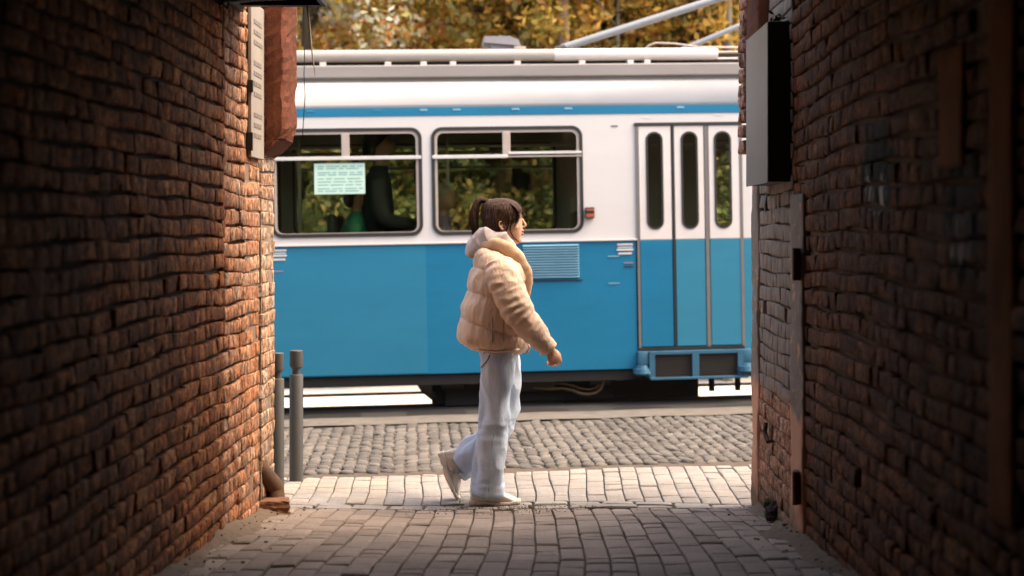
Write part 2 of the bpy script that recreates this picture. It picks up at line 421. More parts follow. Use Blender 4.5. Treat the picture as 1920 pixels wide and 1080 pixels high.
local(wall_x('brickwork', rw, M['brick_r'], brick_run(2.4, 6.73, -.1, 3.05, .080, 0, .03, 8, 1.0, .0045, (.12, .10, .13, .25), .013, 2.3), XR, -1), rw)
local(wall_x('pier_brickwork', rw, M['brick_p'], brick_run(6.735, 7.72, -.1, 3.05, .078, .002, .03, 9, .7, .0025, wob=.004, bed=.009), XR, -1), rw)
mb = MB().box(XR+.022, 8, -7, YE_R-.02, -.4, 3.0); local(mb.build('wall_core', M['mortar_c'], rw), rw)
def rough_strip(name, x0, x1, y0, y1, z0, z1, mat, parent, amp=.004, seed=1, nz=60, ny=5):
    # vertical plaster strip (face at x0) with uneven surface and edges
    r = np.random.default_rng(seed); pr = [(x1, y0), (x0+.004, y0), (x0, y0+.012)]+[(x0, y0+(y1-y0)*k/ny) for k in range(1, ny)]+[(x0, y1-.012), (x0+.004, y1), (x1, y1)]
    vs = []
    for i in range(nz):
        z = z0+(z1-z0)*i/(nz-1)
        for k, (x, y) in enumerate(pr):
            e = 0 if k in (0, len(pr)-1) else 1
            vs.append((x+e*(r.normal()*amp*.5+amp*math.sin(z*9+y*12+seed)), y+e*r.normal()*amp*.6, z))
    return local(mesh_obj(name, vs, grid_faces(nz, len(pr)), mat, parent, True), parent)
tpp = NT('peeling_painted_plaster'); vv = tpp.pos(); bs = tpp.mix(tpp.noise(vv, 6, 5), (.50, .24, .15), (.62, .33, .22))
tpp.col(pier_paint(tpp, vv, bs)); tpp.bump(tpp.noise(vv, 25, 6, .7), .5, .01); M['pp'] = tpp.set(.88, 0, .25)
rough_strip('corner_plaster', XR-.012, XR+.05, 7.725, YE_R, -.1, 1.95, M['pp'], rw, .004, 3)
rough_strip('plaster_strip', XR-.014, XR+.03, 6.43, 6.735, -.1, 1.68, M['pp'], rw, .003, 5)
# toothed brick edge of the arch over the right corner
vs, fs, tint = brick_run(7.80, 7.965, 1.94, 3.1, .080, 0, .12, 12, 1.6, .0045, (.17, .18), .0)
v2 = [(XR-.078-d+.0, a, z) for a, d, z in vs]
local(mesh_obj('arch_brick_edge', v2, fs, M['brick_a'], rw, True, {'tint': tint}), rw)
rough_strip('arch_plaster', XR-.062, XR+.04, 7.40, 7.82, 1.98, 3.1, M['plaster'], rw, .004, 9)
rough_strip('plaster_patch', XR-.010, XR+.02, 3.62, 3.82, .75, 2.3, M['patch'], rw, .002, 15)
rough_strip('plaster_patch', XR-.008, XR+.02, 4.05, 4.30, 1.70, 2.05, M['patch'], rw, .002, 16, 20)
# ceiling is unseen, cut short of the mouth to let skylight in
tag(MB().box(-8, 8, -7, 6.72, 2.82, 2.95).build('cut_back_ceiling', M['soot']), kind='structure')
tag(MB().box(-8, 8, -7.3, -7.0, -.5, 3.2).build('added_end_wall', M['soot']), kind='structure')  # unseen wall, added to keep the passage dark

# ---------------------------------------------------------------- ground, paving, street
xs = np.unique(np.concatenate([np.linspace(-90, -12, 14), np.linspace(-12, 12, 49), np.linspace(12, 90, 14)]))
ys = np.unique(np.concatenate([np.linspace(-7, 7.6, 16), np.linspace(7.7, 24, 110), np.linspace(24.5, 95, 40)]))
gv = []; 
for y in ys:
    for x in xs:
        z = gz(x, y)
        if y < 12.5: z -= .024 if y < 7.9 else (.018 if y < 9.2 else .0125)
        gv.append((x, y, z))
nx = len(xs); gf = [(j*nx+i, j*nx+i+1, (j+1)*nx+i+1, (j+1)*nx+i) for j in range(len(ys)-1) for i in range(nx-1)]
g = mesh_obj('ground', gv, gf, [M['joint'], M['asphalt'], M['concrete_w'], M['litter']], None, True); tag(g, kind='structure')
for p in g.data.polygons:
    c = p.center
    _, wv, u = street_z(c.x, c.y)
    p.material_index = 0 if wv < -.9 else (1 if wv < .5 else (2 if wv < 7.5 else 3))

def blocks(specs, zf, seed, inset=.0035, crown=.004, jit=.0025, edge=.006):
    """specs: (corner4 in xy, tint). every stone a low bevelled block following the ground"""
    r = np.random.default_rng(seed); vs = []; fs = []; tn = []
    for q, t in specs:
        q = [Vector((a, b)) for a, b in q]; c = sum(q, Vector((0, 0)))/len(q); k0 = len(vs); n = len(q)
        dz = r.normal()*jit; tx, ty = r.normal()*jit*6, r.normal()*jit*6
        rings = ((1.0, inset, -.03), (1.0, inset, -edge), (1.0, inset+edge, 0), (.5, 0, crown))
        for sc_, ins, hz in rings:
            for p in q:
                d = p-c; L = d.length; p2 = c+d*(max(0, (L-ins*1.4))/L)*sc_
                p2 += Vector((r.normal(), r.normal()))*.0008
                vs.append((p2.x, p2.y, zf(p2.x, p2.y)+hz+dz+tx*(p2.x-c.x)+ty*(p2.y-c.y)+r.normal()*.0006))
        for j in range(3):
            for i in range(n): fs.append((k0+j*n+i, k0+j*n+(i+1) % n, k0+(j+1)*n+(i+1) % n, k0+(j+1)*n+i)); tn.append(t)
        fs.append(tuple(k0+3*n+i for i in range(n))); tn.append(t)
    return vs, fs, tn
r0 = np.random.default_rng(21)
specs = []
PW, PL = .106, .212
def wx(x, y): return x+.011*math.sin(y*2.1+x*.8)+.004*math.sin(y*5.3+x*1.7)
i = -14
while -1.42+.0 < 99:
    x0 = i*PW; x1 = x0+PW; i += 1
    if x1 < -1.5: continue
    if x0 > 1.27: break
    y = 3.2-r0.uniform(0, PL)
    while y < 7.72:
        L = PL*r0.uniform(.96, 1.04)*(1 if r0.random() > .22 else .5); y1 = min(y+L, 7.74)
        if y1-y > .04 and y1 > 3.2: specs.append((((wx(x0, y)+.0015, y), (wx(x1, y)-.0015, y), (wx(x1, y1)-.0015, y1), (wx(x0, y1)+.0015, y1)), float(np.clip(r0.normal(.5, .24), 0, 1))))
        y += L
def zin(x, y): return gz(x, y)-.006*math.cos(x*2.2)+.006*math.sin(x*3.1+y*1.7)
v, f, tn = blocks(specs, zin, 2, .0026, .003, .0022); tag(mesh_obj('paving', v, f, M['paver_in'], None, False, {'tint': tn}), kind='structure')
# outside pavement: edging course then long columns
specs = []
def wo(x, y): return x+.018*math.sin((y-7.8)*3.0+.5)*(1 if x < .2 else -.6)+.05*(y-8)*(-1 if x < -.2 else .2)
x = -7.0
while x < 7:
    for (ya, yb) in ((7.76, 7.86), (7.87, 7.965)):
        L = .2*r0.uniform(.9, 1.1); specs.append((((x, ya), (x+L-.004, ya), (x+L-.004, yb), (x, yb)), float(r0.random()*.5)))
    x += L
x = -7.0; ki = 0
while x < 7:
    y = 7.98-r0.uniform(0, .1); ye = 9.25+.0857*x
    while y < ye:
        L = PL*r0.uniform(.95, 1.05)*(1 if r0.random() > .25 else .5); y1 = min(y+L, ye)
        if y1-max(y, 7.975) > .035:
            ya = max(y, 7.975)
            tt = .85+.15*r0.random() if (-2.2 < x < -.95 and r0.random() < .75) else r0.uniform(.1, .7)
            specs.append((((wo(x, ya), ya), (wo(x+PW, ya), ya), (wo(x+PW, y1), y1), (wo(x, y1), y1)), tt))
        y += L
    x += PW
def zout(x, y): return gz(x, y)+.010*math.exp(-((y-7.9)/.12)**2)*math.sin(x*3.3+1)+.006*math.sin(x*2.7)
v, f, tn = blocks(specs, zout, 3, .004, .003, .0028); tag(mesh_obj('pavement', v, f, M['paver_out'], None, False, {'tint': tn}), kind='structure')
# cobbled road: setts laid in segmental arcs
specs = []
SW = .088
for fan in range(-9, 10):
    for row in range(-6, 40):
        for k in range(12):
            def pt(a, b):
                uu = fan*1.0+a; t = (a-.5)*2
                ww = W_KERB+.02+b*SW*.88+.20*(1-t*t); return uu, ww
            a0, a1 = k/12, (k+1)/12; b0, b1 = row, row+1
            q = [pt(a0, b0), pt(a1, b0), pt(a1, b1), pt(a0, b1)]
            ws = [p[1] for p in q]
            if max(ws) > -.82 or min(ws) < W_KERB: continue
            j = [(p[0]+r0.normal()*.007, p[1]+r0.normal()*.007) for p in q]
            qq = [S(a, b, 0) for a, b in j]; specs.append((tuple((p.x, p.y) for p in qq), float(r0.random())))
v, f, tn = blocks(specs, lambda x, y: gz(x, y)+.004*math.sin(x*3+y*2), 5, .005, .0045, .0035, .007); tag(mesh_obj('road', v, f, M['sett'], None, True, {'tint': tn}), kind='structure')
def strip(name, w0, w1, dz, mat, u0=-14, u1=14, n=120, th=.04):
    vs = []
    for k in range(n+1):
        u = u0+(u1-u0)*k/n
        for wv in (w0, w1):
            p = S(u, wv, 0); vs.append((p.x, p.y, gz(p.x, p.y)+dz+(.003*math.sin(u*7))))
    fs = [(2*k, 2*k+2, 2*k+3, 2*k+1) for k in range(n)]
    return tag(mesh_obj(name, vs, fs, mat, None, True), kind='structure')
strip('kerb_strip', -.82, -.36, .002, M['concrete'])
strip('track_shade_strip', -.355, .24, -.012, M['void'])  # near-black strip: shade at the foot of the tram, put into the colour
for wv, lb in ((.36, 'near steel tram rail lying just beneath the blue tram'), (1.36, 'far steel tram rail seen as a thin line under the tram')):
    mb = MB()
    mb.box(-14, 14, wv-.03, wv+.03, -.004, .012); mb.box(-14, 14, wv-.012, wv+.012, -.10 if wv < 1 else -.012, -.004)
    for k in range(-13, 14, 2): mb.box(k+.35-.03, k+.35+.03, wv-.03, wv+.03, -.36, -.10 if wv < 1 else -.012)
    rl = mb.build('tram_rail', M['steel']); rl.matrix_world = SM; tag(rl, lb, 'rail', 'steel rails of the tram track')
# dirt heaped along the foot of both walls
def dirt(name, side, label):
    r = np.random.default_rng(33+side); vs = []; fs = []; ny, nd = 120, 9
    for j in range(ny):
        y = 3.0+(7.75-3.0)*j/(ny-1); wd = .13+.06*math.sin(y*3+side)+.05*math.sin(y*7.7); wd = max(.05, wd)
        for k in range(nd):
            t = k/(nd-1); x = (XL-.01+wd*t) if side < 0 else (XR+.01-wd*t)
            vs.append((x, y, zin(x, y)-.012+(.05+.012*math.sin(y*5))*(1-t)**1.6+r.normal()*.004*(1-t)+.004))
    fs = [(j*nd+k, j*nd+k+1, (j+1)*nd+k+1, (j+1)*nd+k) for j in range(ny-1) for k in range(nd-1)]
    mb = MB(); mb.v = vs; mb.f = fs
    for q in range(70):
        y = r.uniform(4.5, 7.75); d = abs(r.normal())*.12; x = XL+.02+d if side < 0 else XR-.02-d*.8; s_ = r.uniform(.002, .007)*(1 if r.random() > .04 else 2.0)
        ev, ef = ellipsoid((x, y, zin(x, y)+.006+.04*max(0, 1-d/.13)**1.6), (s_*r.uniform(.7, 1.6), s_, s_*.7), 6, 4); mb.add(ev, ef)
    return tag(mb.build(name, M['dirt'], None, True), label, None, None, 'stuff')
dirt('dirt', -1, 'dry dirt and crumbs along the foot of the left wall'); dirt('dirt', 1, 'dry dirt and crumbs along the foot of the right wall')
# sand scattered over the edging course
mb = MB(); r = np.random.default_rng(5)
for q in range(500):
    x = r.normal(-.12, .22); y = r.normal(7.72, .07); s_ = r.uniform(.002, .005); ev, ef = ellipsoid((x, y, max(zin(x, y), zout(x, y) if y > 7.76 else -9)+.004), (s_, s_, s_*.7), 5, 3); mb.add(ev, ef)
tag(mb.build('sand', M['dirt'], None, True), 'sand and grit scattered over the edging course', None, None, 'stuff')

# ---------------------------------------------------------------- small things at the passage mouth
def bollard(px, Y, ztop, label):
    k = .00332; z0 = gz(PX(px, Y), Y); b = thing('bollard', label, 'bollard', (PX(px, Y), Y, z0), group='grey bollards at the pavement edge'); H = ztop-z0
    MB().lathe([(.046, -.02), (.046, .004), (.0425, .006), (.0425, H-.157), (.0395, H-.150), (.027, H-.147)]).build('post', M['bollard'], b, auto=30)
    MB().lathe([(.025, H-.15), (.025, H-.125), (.028, H-.112), (.040, H-.100), (.041, H-.096), (.041, H-.003), (.039, H)]).build('head', M['bollard'], b, auto=30)
bollard(555.5, 8.92, PZ(657, 8.92), 'grey steel bollard standing free beside the drainpipe, the fully visible one')
bollard(519, 8.35, PZ(661.5, 8.35), 'grey steel bollard half hidden behind the left wall corner')
# drainpipe elbow on a loose brick
mb = MB(); Yp = 7.66
def ring_pipe(pts, r_, wall=.006, n=20):
    m = MB(); m.tube(pts, r_, n, False); m.tube(pts[::-1], r_-wall, n, False)
    return m
e0 = Vector((XL-.05, 7.50, PZ(862, 7.5))); e1 = Vector((PX(516, 7.62), 7.62, PZ(913, 7.62))); e2 = Vector((PX(519, 7.60), 7.60, .045))
pts = [e0]+[e0.lerp(e1, t) for t in (.3, .6, .85)]
for t in (.0, .25, .5, .75, 1): 
    a = e0.lerp(e1, .92); b = e1+Vector((.0, 0, -.02)); cpt = e1+(e1-e0).normalized()*.0; pts.append(a.lerp(cpt, t).lerp(cpt.lerp(b, t), t))
pts += [e1.lerp(e2, .6), e2]
dp = ring_pipe(pts, .047).build('drainpipe', M['rust'], None, auto=40); tag(dp, 'rusty drainpipe elbow coming out of the left wall corner onto a loose brick', 'pipe')
mb = MB(); bm = bmesh.new(); bmesh.ops.create_cube(bm, size=1); bmesh.ops.subdivide_edges(bm, edges=bm.edges[:], cuts=5, use_grid_fill=True)
bc = Vector((PX(514, 7.5), 7.52, zin(-1.35, 7.5)+.033))
for q in bm.verts:
    p = Vector((q.co.x*.155, q.co.y*.13, q.co.z*.068)); n = sum(abs(c) > .48 for c in q.co)
    p *= (1-.03*(n-1)); p += Vector((random.gauss(0, .002), random.gauss(0, .002), random.gauss(0, .0015)))
    q.co = bc+Matrix.Rotation(R(8), 3, 'Z') @ p
me = bpy.data.meshes.new('loose_brick'); bm.to_mesh(me); bm.free(); me.materials.append(M['loose_brick'])
tag(link(bpy.data.objects.new('loose_brick', me)), 'loose red brick on the floor under the drainpipe elbow', 'brick')
# weathered notice board on the left wall
nb = thing('notice_board', 'narrow pale weathered notice board on the left wall below the black canopy', 'sign', (XL+.02, 7.28, 1.9))
zt, zb = 2.66, PZ(297, 7.28)
def local_mb(mb, name, mat, root, **k): return local(mb.build(name, mat, root, **k), root)
local_mb(MB().box(XL+.004, XL+.022, 7.11, 7.445, zb, zt, ch=.003), 'panel', M['board'], nb)
mb = MB(); r = np.random.default_rng(3)
for k in range(12):
    z = zb+.10+k*.052
    if k in (3, 8): continue
    y = 7.17
    while y < 7.36:
        L = r.uniform(.02, .06); mb.box(XL+.0225, XL+.0245, y, min(y+L, 7.39), z, z+.022); y += L+.004
    local_mb(mb, 'text_line', M['ink'], nb); mb = MB()
local_mb(MB().box(XL+.0, XL+.03, 7.095, 7.11, zb+.03, zb+.12), 'clamp', M['black'], nb); local_mb(MB().box(XL, XL+.03, 7.10, 7.118, 2.2, 2.26), 'clamp', M['black'], nb)
# black canopy at the top left, with wires hanging from it
cn = thing('metal_canopy', 'black metal canopy jutting out from the top of the left wall', 'canopy', (XL, 6.8, 2.6))
zc = PZ(13, 6.95)
local_mb(MB().box(XL, PX(613, 6.95), 6.3, 6.9, zc+.03, zc+.045).box(XL, PX(613, 6.95), 6.9, 6.95, zc, zc+.16).box(PX(613, 6.95)-.02, PX(613, 6.95), 6.3, 6.9, zc, zc+.16), 'tray', M['black'], cn)
mb = MB().tube([(XL+.0, 6.5, zc-.05), (XL+.12, 6.7, zc+.0), (XL+.25, 6.88, zc+.035)], .012, 8).box(XL, XL+.03, 6.0, 6.88, zc-.035, zc-.01)
for k in (6.25, 6.42): mb.tube([(XL+.02, k, zc-.03), (XL+.03, k, zc-.07), (XL+.045, k+.02, zc-.085), (XL+.05, k+.03, zc-.06)], .006, 6)
local_mb(mb, 'bracket', M['black'], cn)
def wire(pts, rad, mat, label, name='hanging_wire'):
    return tag(MB().tube(pts, rad, 6).build(name, mat, None, True), label, 'wire', 'wires hanging from the canopy')
Yw = 6.93
wire([P(570, 5, Yw), P(569, 60, Yw), P(571, 100, Yw), P(570, 140, Yw), P(572, 180, Yw), P(569, 225, Yw), P(567, 262, Yw)], .0022, M['black'], 'long dark wire hanging from the black canopy')
wire([P(575, 5, Yw), P(580, 45, Yw), P(584, 90, Yw), P(588, 120, Yw), P(591, 142, Yw)], [.005, .005, .004, .003, .001], simple('pale_cord', (.42, .33, .24), .8), 'short pale stiff cord hanging from the black canopy')
# cabinet on the right wall
cb = thing('metal_cabinet', 'grey metal cabinet mounted high on the right wall', 'cabinet', (XR, 7.1, 2.1))
z0, z1 = PZ(341, 6.8), PZ(40, 6.8); xf = 1.108
local_mb(MB().box(xf+.006, XR-.004, 6.79, 7.46, z0, z1, ch=.004), 'casing', M['cab_shaded'], cb)
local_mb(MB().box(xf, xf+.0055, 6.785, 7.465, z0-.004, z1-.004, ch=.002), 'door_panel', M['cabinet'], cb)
mb = MB(); r = np.random.default_rng(9)
for k in range(26):
    c = Vector((r.normal(1.175, .02), r.normal(6.85, .03), z1+abs(r.normal())*.018)); a = Vector((r.normal(), r.normal(), r.normal())).normalized()*.02; b = Vector((r.normal(), r.normal(), r.normal())).normalized()*.01
    mb.add([c-a, c+b, c+a, c-b], [(0, 1, 2, 3)])
tag(mb.build('dead_leaves', M['void']), 'clump of dead leaves on top of the grey cabinet', None, None, 'stuff')
# hinge plates and rusty hook of a former gate
for py, hgt, lb in ((495, .145, 'upper rusty hinge plate on the right wall strip'), (912, .15, 'lower rusty hinge plate on the right wall strip near the floor')):
    Yq = 6.50; z = PZ(py, Yq); hp = MB().box(XR-.042, XR-.016, Yq-.045, Yq+.01, z-hgt/2, z+hgt/2, ch=.004).tube([(XR-.042, Yq-.045, z-hgt/2), (XR-.042, Yq-.045, z+hgt/2)], .012, 10).build('hinge_plate', M['rust'])
    tag(hp, lb, 'hinge', 'rusty hinge plates on the right wall')
Yh = 7.25; hk = MB().tube([P(1436, 792, 7.4), P(1434, 812, 7.4), P(1440, 828, 7.3), P(1449, 826, 7.3), P(1450, 800, 7.3), P(1452, 770, 7.3)], .012, 8).build('iron_hook', M['rust'], None, True); tag(hk, 'rusty iron hook on the lower part of the right wall', 'hook')
hk = MB().tube([P(1440, 365, 7.5), P(1437, 385, 7.5), P(1440, 405, 7.5), P(1446, 410, 7.5), P(1444, 440, 7.5), P(1446, 500, 7.5)], [.012, .012, .01, .006, .005, .003], 8).build('iron_hook', M['black'], None, True); tag(hk, 'black iron hook on the right wall right under the cabinet', 'hook')
v, f = ellipsoid((PX(1456, 7.2), 7.2, zin(1.2, 7.2)+.04), (.06, .06, .055), 14, 10)
v = [tuple(np.array(q)+np.array([random.gauss(0, .006), random.gauss(0, .006), random.gauss(0, .006)])) for q in v]
tag(mesh_obj('stone', v, f, M['stone'], None, False), 'dark stone lying at the foot of the right wall', 'stone')
mb = MB(); r = np.random.default_rng(19)
for k in range(160):
    c = Vector((PX(1447, 7.35)+r.normal()*.018, 7.36+r.normal()*.03, zin(1.2, 7.35)+.05)); t = c+Vector((r.normal()*.02, r.normal()*.02, r.uniform(.02, .06))); b = Vector((r.normal(), r.normal(), 0)).normalized()*.004
    mb.add([c-b, c+b, t], [(0, 1, 2)])
tag(mb.build('moss', M['moss']), 'tuft of green moss behind the dark stone', None, None, 'stuff')
# ---------------------------------------------------------------- the tram
def paint(name, c, rough=.35, var=.12):
    t = NT(name); v = t.pos((.6, 1, 2.5)); n = t.noise(v, 2.2, 5, .6); d = t.noise(t.pos((1.2, 1, .5)), 9, 5, .7)
    t.col(t.mix(t.ramp(d, [(.55, 0), (.8, .35)]), t.mix(1, c, t.ramp(n, [(.3, 1-var), (.7, 1)]), 'MULTIPLY'), (c[0]*.8+.025, c[1]*.8+.025, c[2]*.8+.02)))
    t.bump(t.noise(t.pos((1, 1, 1)), 1.3, 2), .05, .02); return t.set(rough, 0, .25)
M['blue'] = paint('tram_blue_paint', (.003, .160, .30)); M['blue2'] = paint('tram_blue_paint_faded', (.024, .200, .315)); M['blue3'] = paint('tram_blue_paint_panel', (.014, .182, .308))
M['white'] = paint('tram_cream_white_paint', (.60, .575, .568), .4, .05); M['cove'] = paint('roof_cove_white', (.50, .475, .465), .45, .14); M['white2'] = paint('tram_greyish_white_paint', (.66, .61, .59), .45, .1)
M['roofgrey'] = paint('roof_grey_paint', (.30, .27, .262), .5, .15); M['slab'] = paint('roof_slab_grey', (.27, .26, .28), .5); M['tubegrey'] = paint('tube_grey', (.36, .33, .31), .4)
M['rubber'] = simple('black_rubber', (.018, .017, .016), .6, 0, .2); M['alu'] = simple('brushed_aluminium_frame', (.62, .57, .54), .35, .3, .12)
M['alud'] = simple('dull_mullion_paint', (.42, .35, .31), .5, 0, .15); M['door_edge'] = simple('grey_door_rubber', (.16, .145, .14), .6, 0, .2)
M['inner'] = simple('tram_interior_panel', (.22, .23, .19), .7, 0, .3); M['seat'] = simple('dark_green_seat', (.03, .05, .04), .7)
M['headrest'] = simple('pale_headrest', (.62, .66, .60), .6); M['steelblue'] = simple('step_blue_paint', (.025, .125, .21), .45, 0, .3)
M['axle'] = simple('greasy_cast_iron', (.030, .026, .023), .55, .2, .4); M['grille'] = simple('dark_grille', (.03, .026, .024), .6, 0, .3); M['poster'] = simple('pale_green_paper', (.50, .72, .62), .7, 0, .08); M['posterink'] = simple('grey_green_print', (.22, .42, .40), .7)
M['pipe_brass'] = simple('brownish_hose', (.17, .115, .065), .5); M['orange'] = simple('orange_reflector', (.34, .08, .035), .45); M['pan_grey'] = simple('pantograph_grey', (.27, .29, .31), .4, .2, .15)
M['mark'] = simple('white_lettering_film', (.60, .585, .58), .5); M['markred'] = simple('reddish_mark', (.32, .20, .30), .5); M['marklight'] = simple('light_blue_mark', (.16, .36, .48), .5)
tg = NT('tinted_window_glass'); tg.t.nodes.remove(tg.b)
lw_ = tg.n('LayerWeight', i_Blend=.25); tr = tg.n('BsdfTransparent', i_Color=(.74, .76, .67, 1)); gl = tg.n('BsdfGlossy', i_Roughness=.03, i_Color=(.9, .95, .9, 1))
mx = tg.n('MixShader'); tg.l(tg.math('MULTIPLY_ADD' if False else 'ADD', tg.math('MULTIPLY', lw_.outputs['Fresnel'], .55), .02), mx.inputs[0]); tg.l(tr.outputs[0], mx.inputs[1]); tg.l(gl.outputs[0], mx.inputs[2]); tg.l(mx.outputs[0], tg.out.inputs['Surface'])
M['glass'] = tg.m

tram = thing('tram', 'blue and white tram passing along the street behind the walking woman', 'tram'); tram.matrix_world = SM
UL, UR, WT = -7.6, 4.6, 2.2
vB, vWB, vS0, vS1, vCT = V(697.5), V(454), V(215.5), V(200.5), V(146)
wz0, wz1 = V(436), V(239.5)
win1 = (U(517.5), U(797)); win2 = (U(819.5), U(1098)); WL = win2[1]-win2[0]
wins = [win1, win2]; 
for k in range(1, 4): wins.append((win1[0]-k*(WL+.12), win1[0]-k*(WL+.12)+WL))
wins.append((U(1440), U(1440)+WL))
dx0, dx1 = U(1200), U(1397)
door_z0 = V(656.5)
rect = lambda a, b, c, d: [(a, c), (b, c), (b, d), (a, d)]
def side(y0, y1, name, hole_door):
    if hole_door: outl = [(UL, vWB), (dx0, vWB), (dx0, V(237)), (dx1, V(237)), (dx1, vWB), (UR, vWB), (UR, vS0), (UL, vS0)]
    else: outl = rect(UL, UR, vWB, vS0)
    plate(name, [outl]+[rrect(a, b, wz0, wz1, .085) for a, b in wins], y0, y1, M['white'], tram)
side(0, .035, 'upper_side', True); side(WT-.035, WT, 'upper_side', False)
# blue lower sides
plate('lower_side', [[(UL, vB), (dx0-.012, vB), (dx0-.012, vWB-.006), (UL, vWB-.006)]], -.004, .035, M['blue'], tram, .006)
plate('lower_side', [[(dx1, vB), (UR, vB), (UR, vWB-.006), (dx1, vWB-.006)]], -.004, .035, M['blue2'], tram, .006)
plate('lower_side', [rect(UL, UR, vB, vWB-.006)], WT-.035, WT+.004, M['blue'], tram)
# a slightly proud panel seam on the left part
mb = MB().box(U(805)-.004, U(805)+.004, -.0065, -.004, vB+.01, vWB-.012).box(U(1110)-.003, U(1110)+.003, -.0065, -.004, vB+.01, vWB-.012)
MB().box(UL, U(805)-.006, -.0075, -.0045, vB+.012, vWB-.012).build('side_panel', M['blue3'], tram)
MB().box(UL, dx0-.004, -.022, -.005, vWB-.004, vWB+.012, ch=.004).build('belt_moulding', M['white'], tram)
MB().box(UL, UR, -.006, .03, vS0, vS1).build('blue_stripe', M['blue'], tram)
MB().box(UL, UR, WT-.03, WT+.006, vS0, vS1).build('blue_stripe', M['blue'], tram)
r = np.random.default_rng(2)
for px, mt in ((592, 'blue2'), (718, 'blue2'), (804, 'marklight'), (866, 'marklight'), (976, 'marklight'), (1075, 'marklight'), (1285, 'marklight')):
    u = U(px); MB().box(u-.035, u+.035, -.010, -.006, vS1-.028, vS1-.012, ch=.002).build('vent_cap', M[mt], tram)
for px, py in ((788, 169), (848, 168), (1116, 164.5)):
    u = U(px); MB().box(u-.03, u+.03, .058, .07, V(py)-.005, V(py)+.005).build('roof_slot', M['rubber'], tram)
for px, py in ((1161, 236), (1222, 220.5), (1357, 217)):
    u = U(px); MB().box(u-.03, u+.03, -.004, -.0, V(py+2.5)-.006, V(py+2.5)+.006).build('side_slot', M['door_edge'] if px < 1200 else M['white2'], tram)
# cove between side and roof (both sides), as a curved strip
def cove(name, flip):
    pr = []
    for k in range(13):
        a = R(90*k/12); pr.append((.005+.20*(1-math.cos(a)), vS1+(vCT-vS1)*math.sin(a)))
    pr += [(.45, vCT+.02), (.45, vCT-.02), (.22, vCT-.03), (.03, vS1)]
    vs = [(u, WT-p[0] if flip else p[0], p[1]) for u in (UL, UR) for p in pr]; n = len(pr)
    mesh_obj(name, vs, [(k, (k+1) % n, n+(k+1) % n, n+k) for k in range(n)]+[tuple(range(n)), tuple(range(2*n-1, n-1, -1))], M['cove'], tram, True)
cove('roof_cove', False); cove('roof_cove', True)
MB().box(UL, UR, .16, WT-.16, vCT-.05, vCT+.03).build('roof', M['roofgrey'], tram)
MB().box(UL, UR, .115, .24, vCT+.022, V(117.5), ch=.012).build('roof_rail', M['roofgrey'], tram)
MB().box(UL, UR, .30, .36, V(117.5)-.02, V(92)).build('roof_well', M['rubber'], tram)
for px in (614, 738, 806, 862, 985, 1108, 1200, 1232):
    u = U(px); MB().box(u-.028, u+.028, .20, .30, V(118), V(109), ch=.004).build('tube_bracket', M['alu'], tram)
ut = U(1056)
mb = MB(); mb.tube([(UL, .26, V(97)), (ut, .26, V(97))], .053, 20); mb.build('roof_tube', M['tubegrey'], tram, auto=40)
mb = MB(); mb.tube([(ut, .26, V(97)), (U(1362), .26, V(97)), (U(1368), .26, V(97))], [.055, .055, .045], 20); mb.build('roof_tube', M['white'], tram, auto=40)
mb = MB().tube([(U(1366), .26, V(94)), (UR, .26, V(94))], .012, 8).build('conduit', M['alud'], tram); MB().tube([(U(1366), .26, V(106)), (UR, .26, V(106))], .010, 8).build('conduit', M['alu'], tram)
MB().box(UL, U(985), .40, .8, V(90)-.02, V(80.5), ch=.008).build('roof_slab', M['slab'], tram)
MB().box(U(982), U(1005), .40, .7, V(90)-.02, V(76), ch=.006).build('slab_end', M['alud'], tram)
mb = MB(); u0, u1 = U(926), U(997)
mb.add([(u0, .5, V(65)), (u1, .5, V(72)), (u1-.02, .5, V(60)), (u1-.10, .5, V(53)), (u0, .5, V(53)), (u0, .9, V(65)), (u1, .9, V(72)), (u1-.02, .9, V(60)), (u1-.10, .9, V(53)), (u0, .9, V(53))], [(0, 1, 2, 3, 4), (9, 8, 7, 6, 5), (0, 5, 6, 1), (1, 6, 7, 2), (2, 7, 8, 3), (3, 8, 9, 4), (4, 9, 5, 0)])
mb.box(u0+.06, u1-.06, .55, .85, V(80), V(66)); mb.build('roof_box', M['slab'], tram)
# pantograph
pg = thing_child = bpy.data.objects.new('pantograph', None); link(pg, tram)
MB().tube([(U(1082), .75, V(71)), (U(1335), .75, V(-8)), (U(1420), .75, V(-35))], .036, 14).build('lower_arm', M['pan_grey'], pg, auto=40)
MB().tube([(U(1318), .75, V(77)), (U(1392), .75, V(46)), (U(1480), .75, V(10))], .026, 12).build('push_rod', M['pan_grey'], pg, auto=40)
MB().tube([(U(1068), .72, V(76)), (U(1088), .74, V(70))], .034, 12).box(U(1060), U(1092), .55, .95, V(90), V(76)).build('hinge_block', M['rubber'], pg)
mb = MB(); mb.add([(U(1100), .6, V(82)), (U(1198), .6, V(75)), (U(1245), .6, V(80)), (U(1260), .6, V(86)), (U(1100), .6, V(86)), (U(1100), .9, V(82)), (U(1198), .9, V(75)), (U(1245), .9, V(80)), (U(1260), .9, V(86)), (U(1100), .9, V(86))], [(0, 1, 2, 3, 4), (9, 8, 7, 6, 5), (0, 5, 6, 1), (1, 6, 7, 2), (2, 7, 8, 3), (3, 8, 9, 4), (4, 9, 5, 0)]); mb.build('base_cover', M['roofgrey'], pg)
MB().tube([(U(1235), .55, V(84)), (U(1248), .55, V(72)), (U(1262), .55, V(67)), (U(1300), .55, V(69)), (U(1345), .55, V(76)), (U(1430), .55, V(77))], .009, 8).build('cable', M['alud'], pg, True)
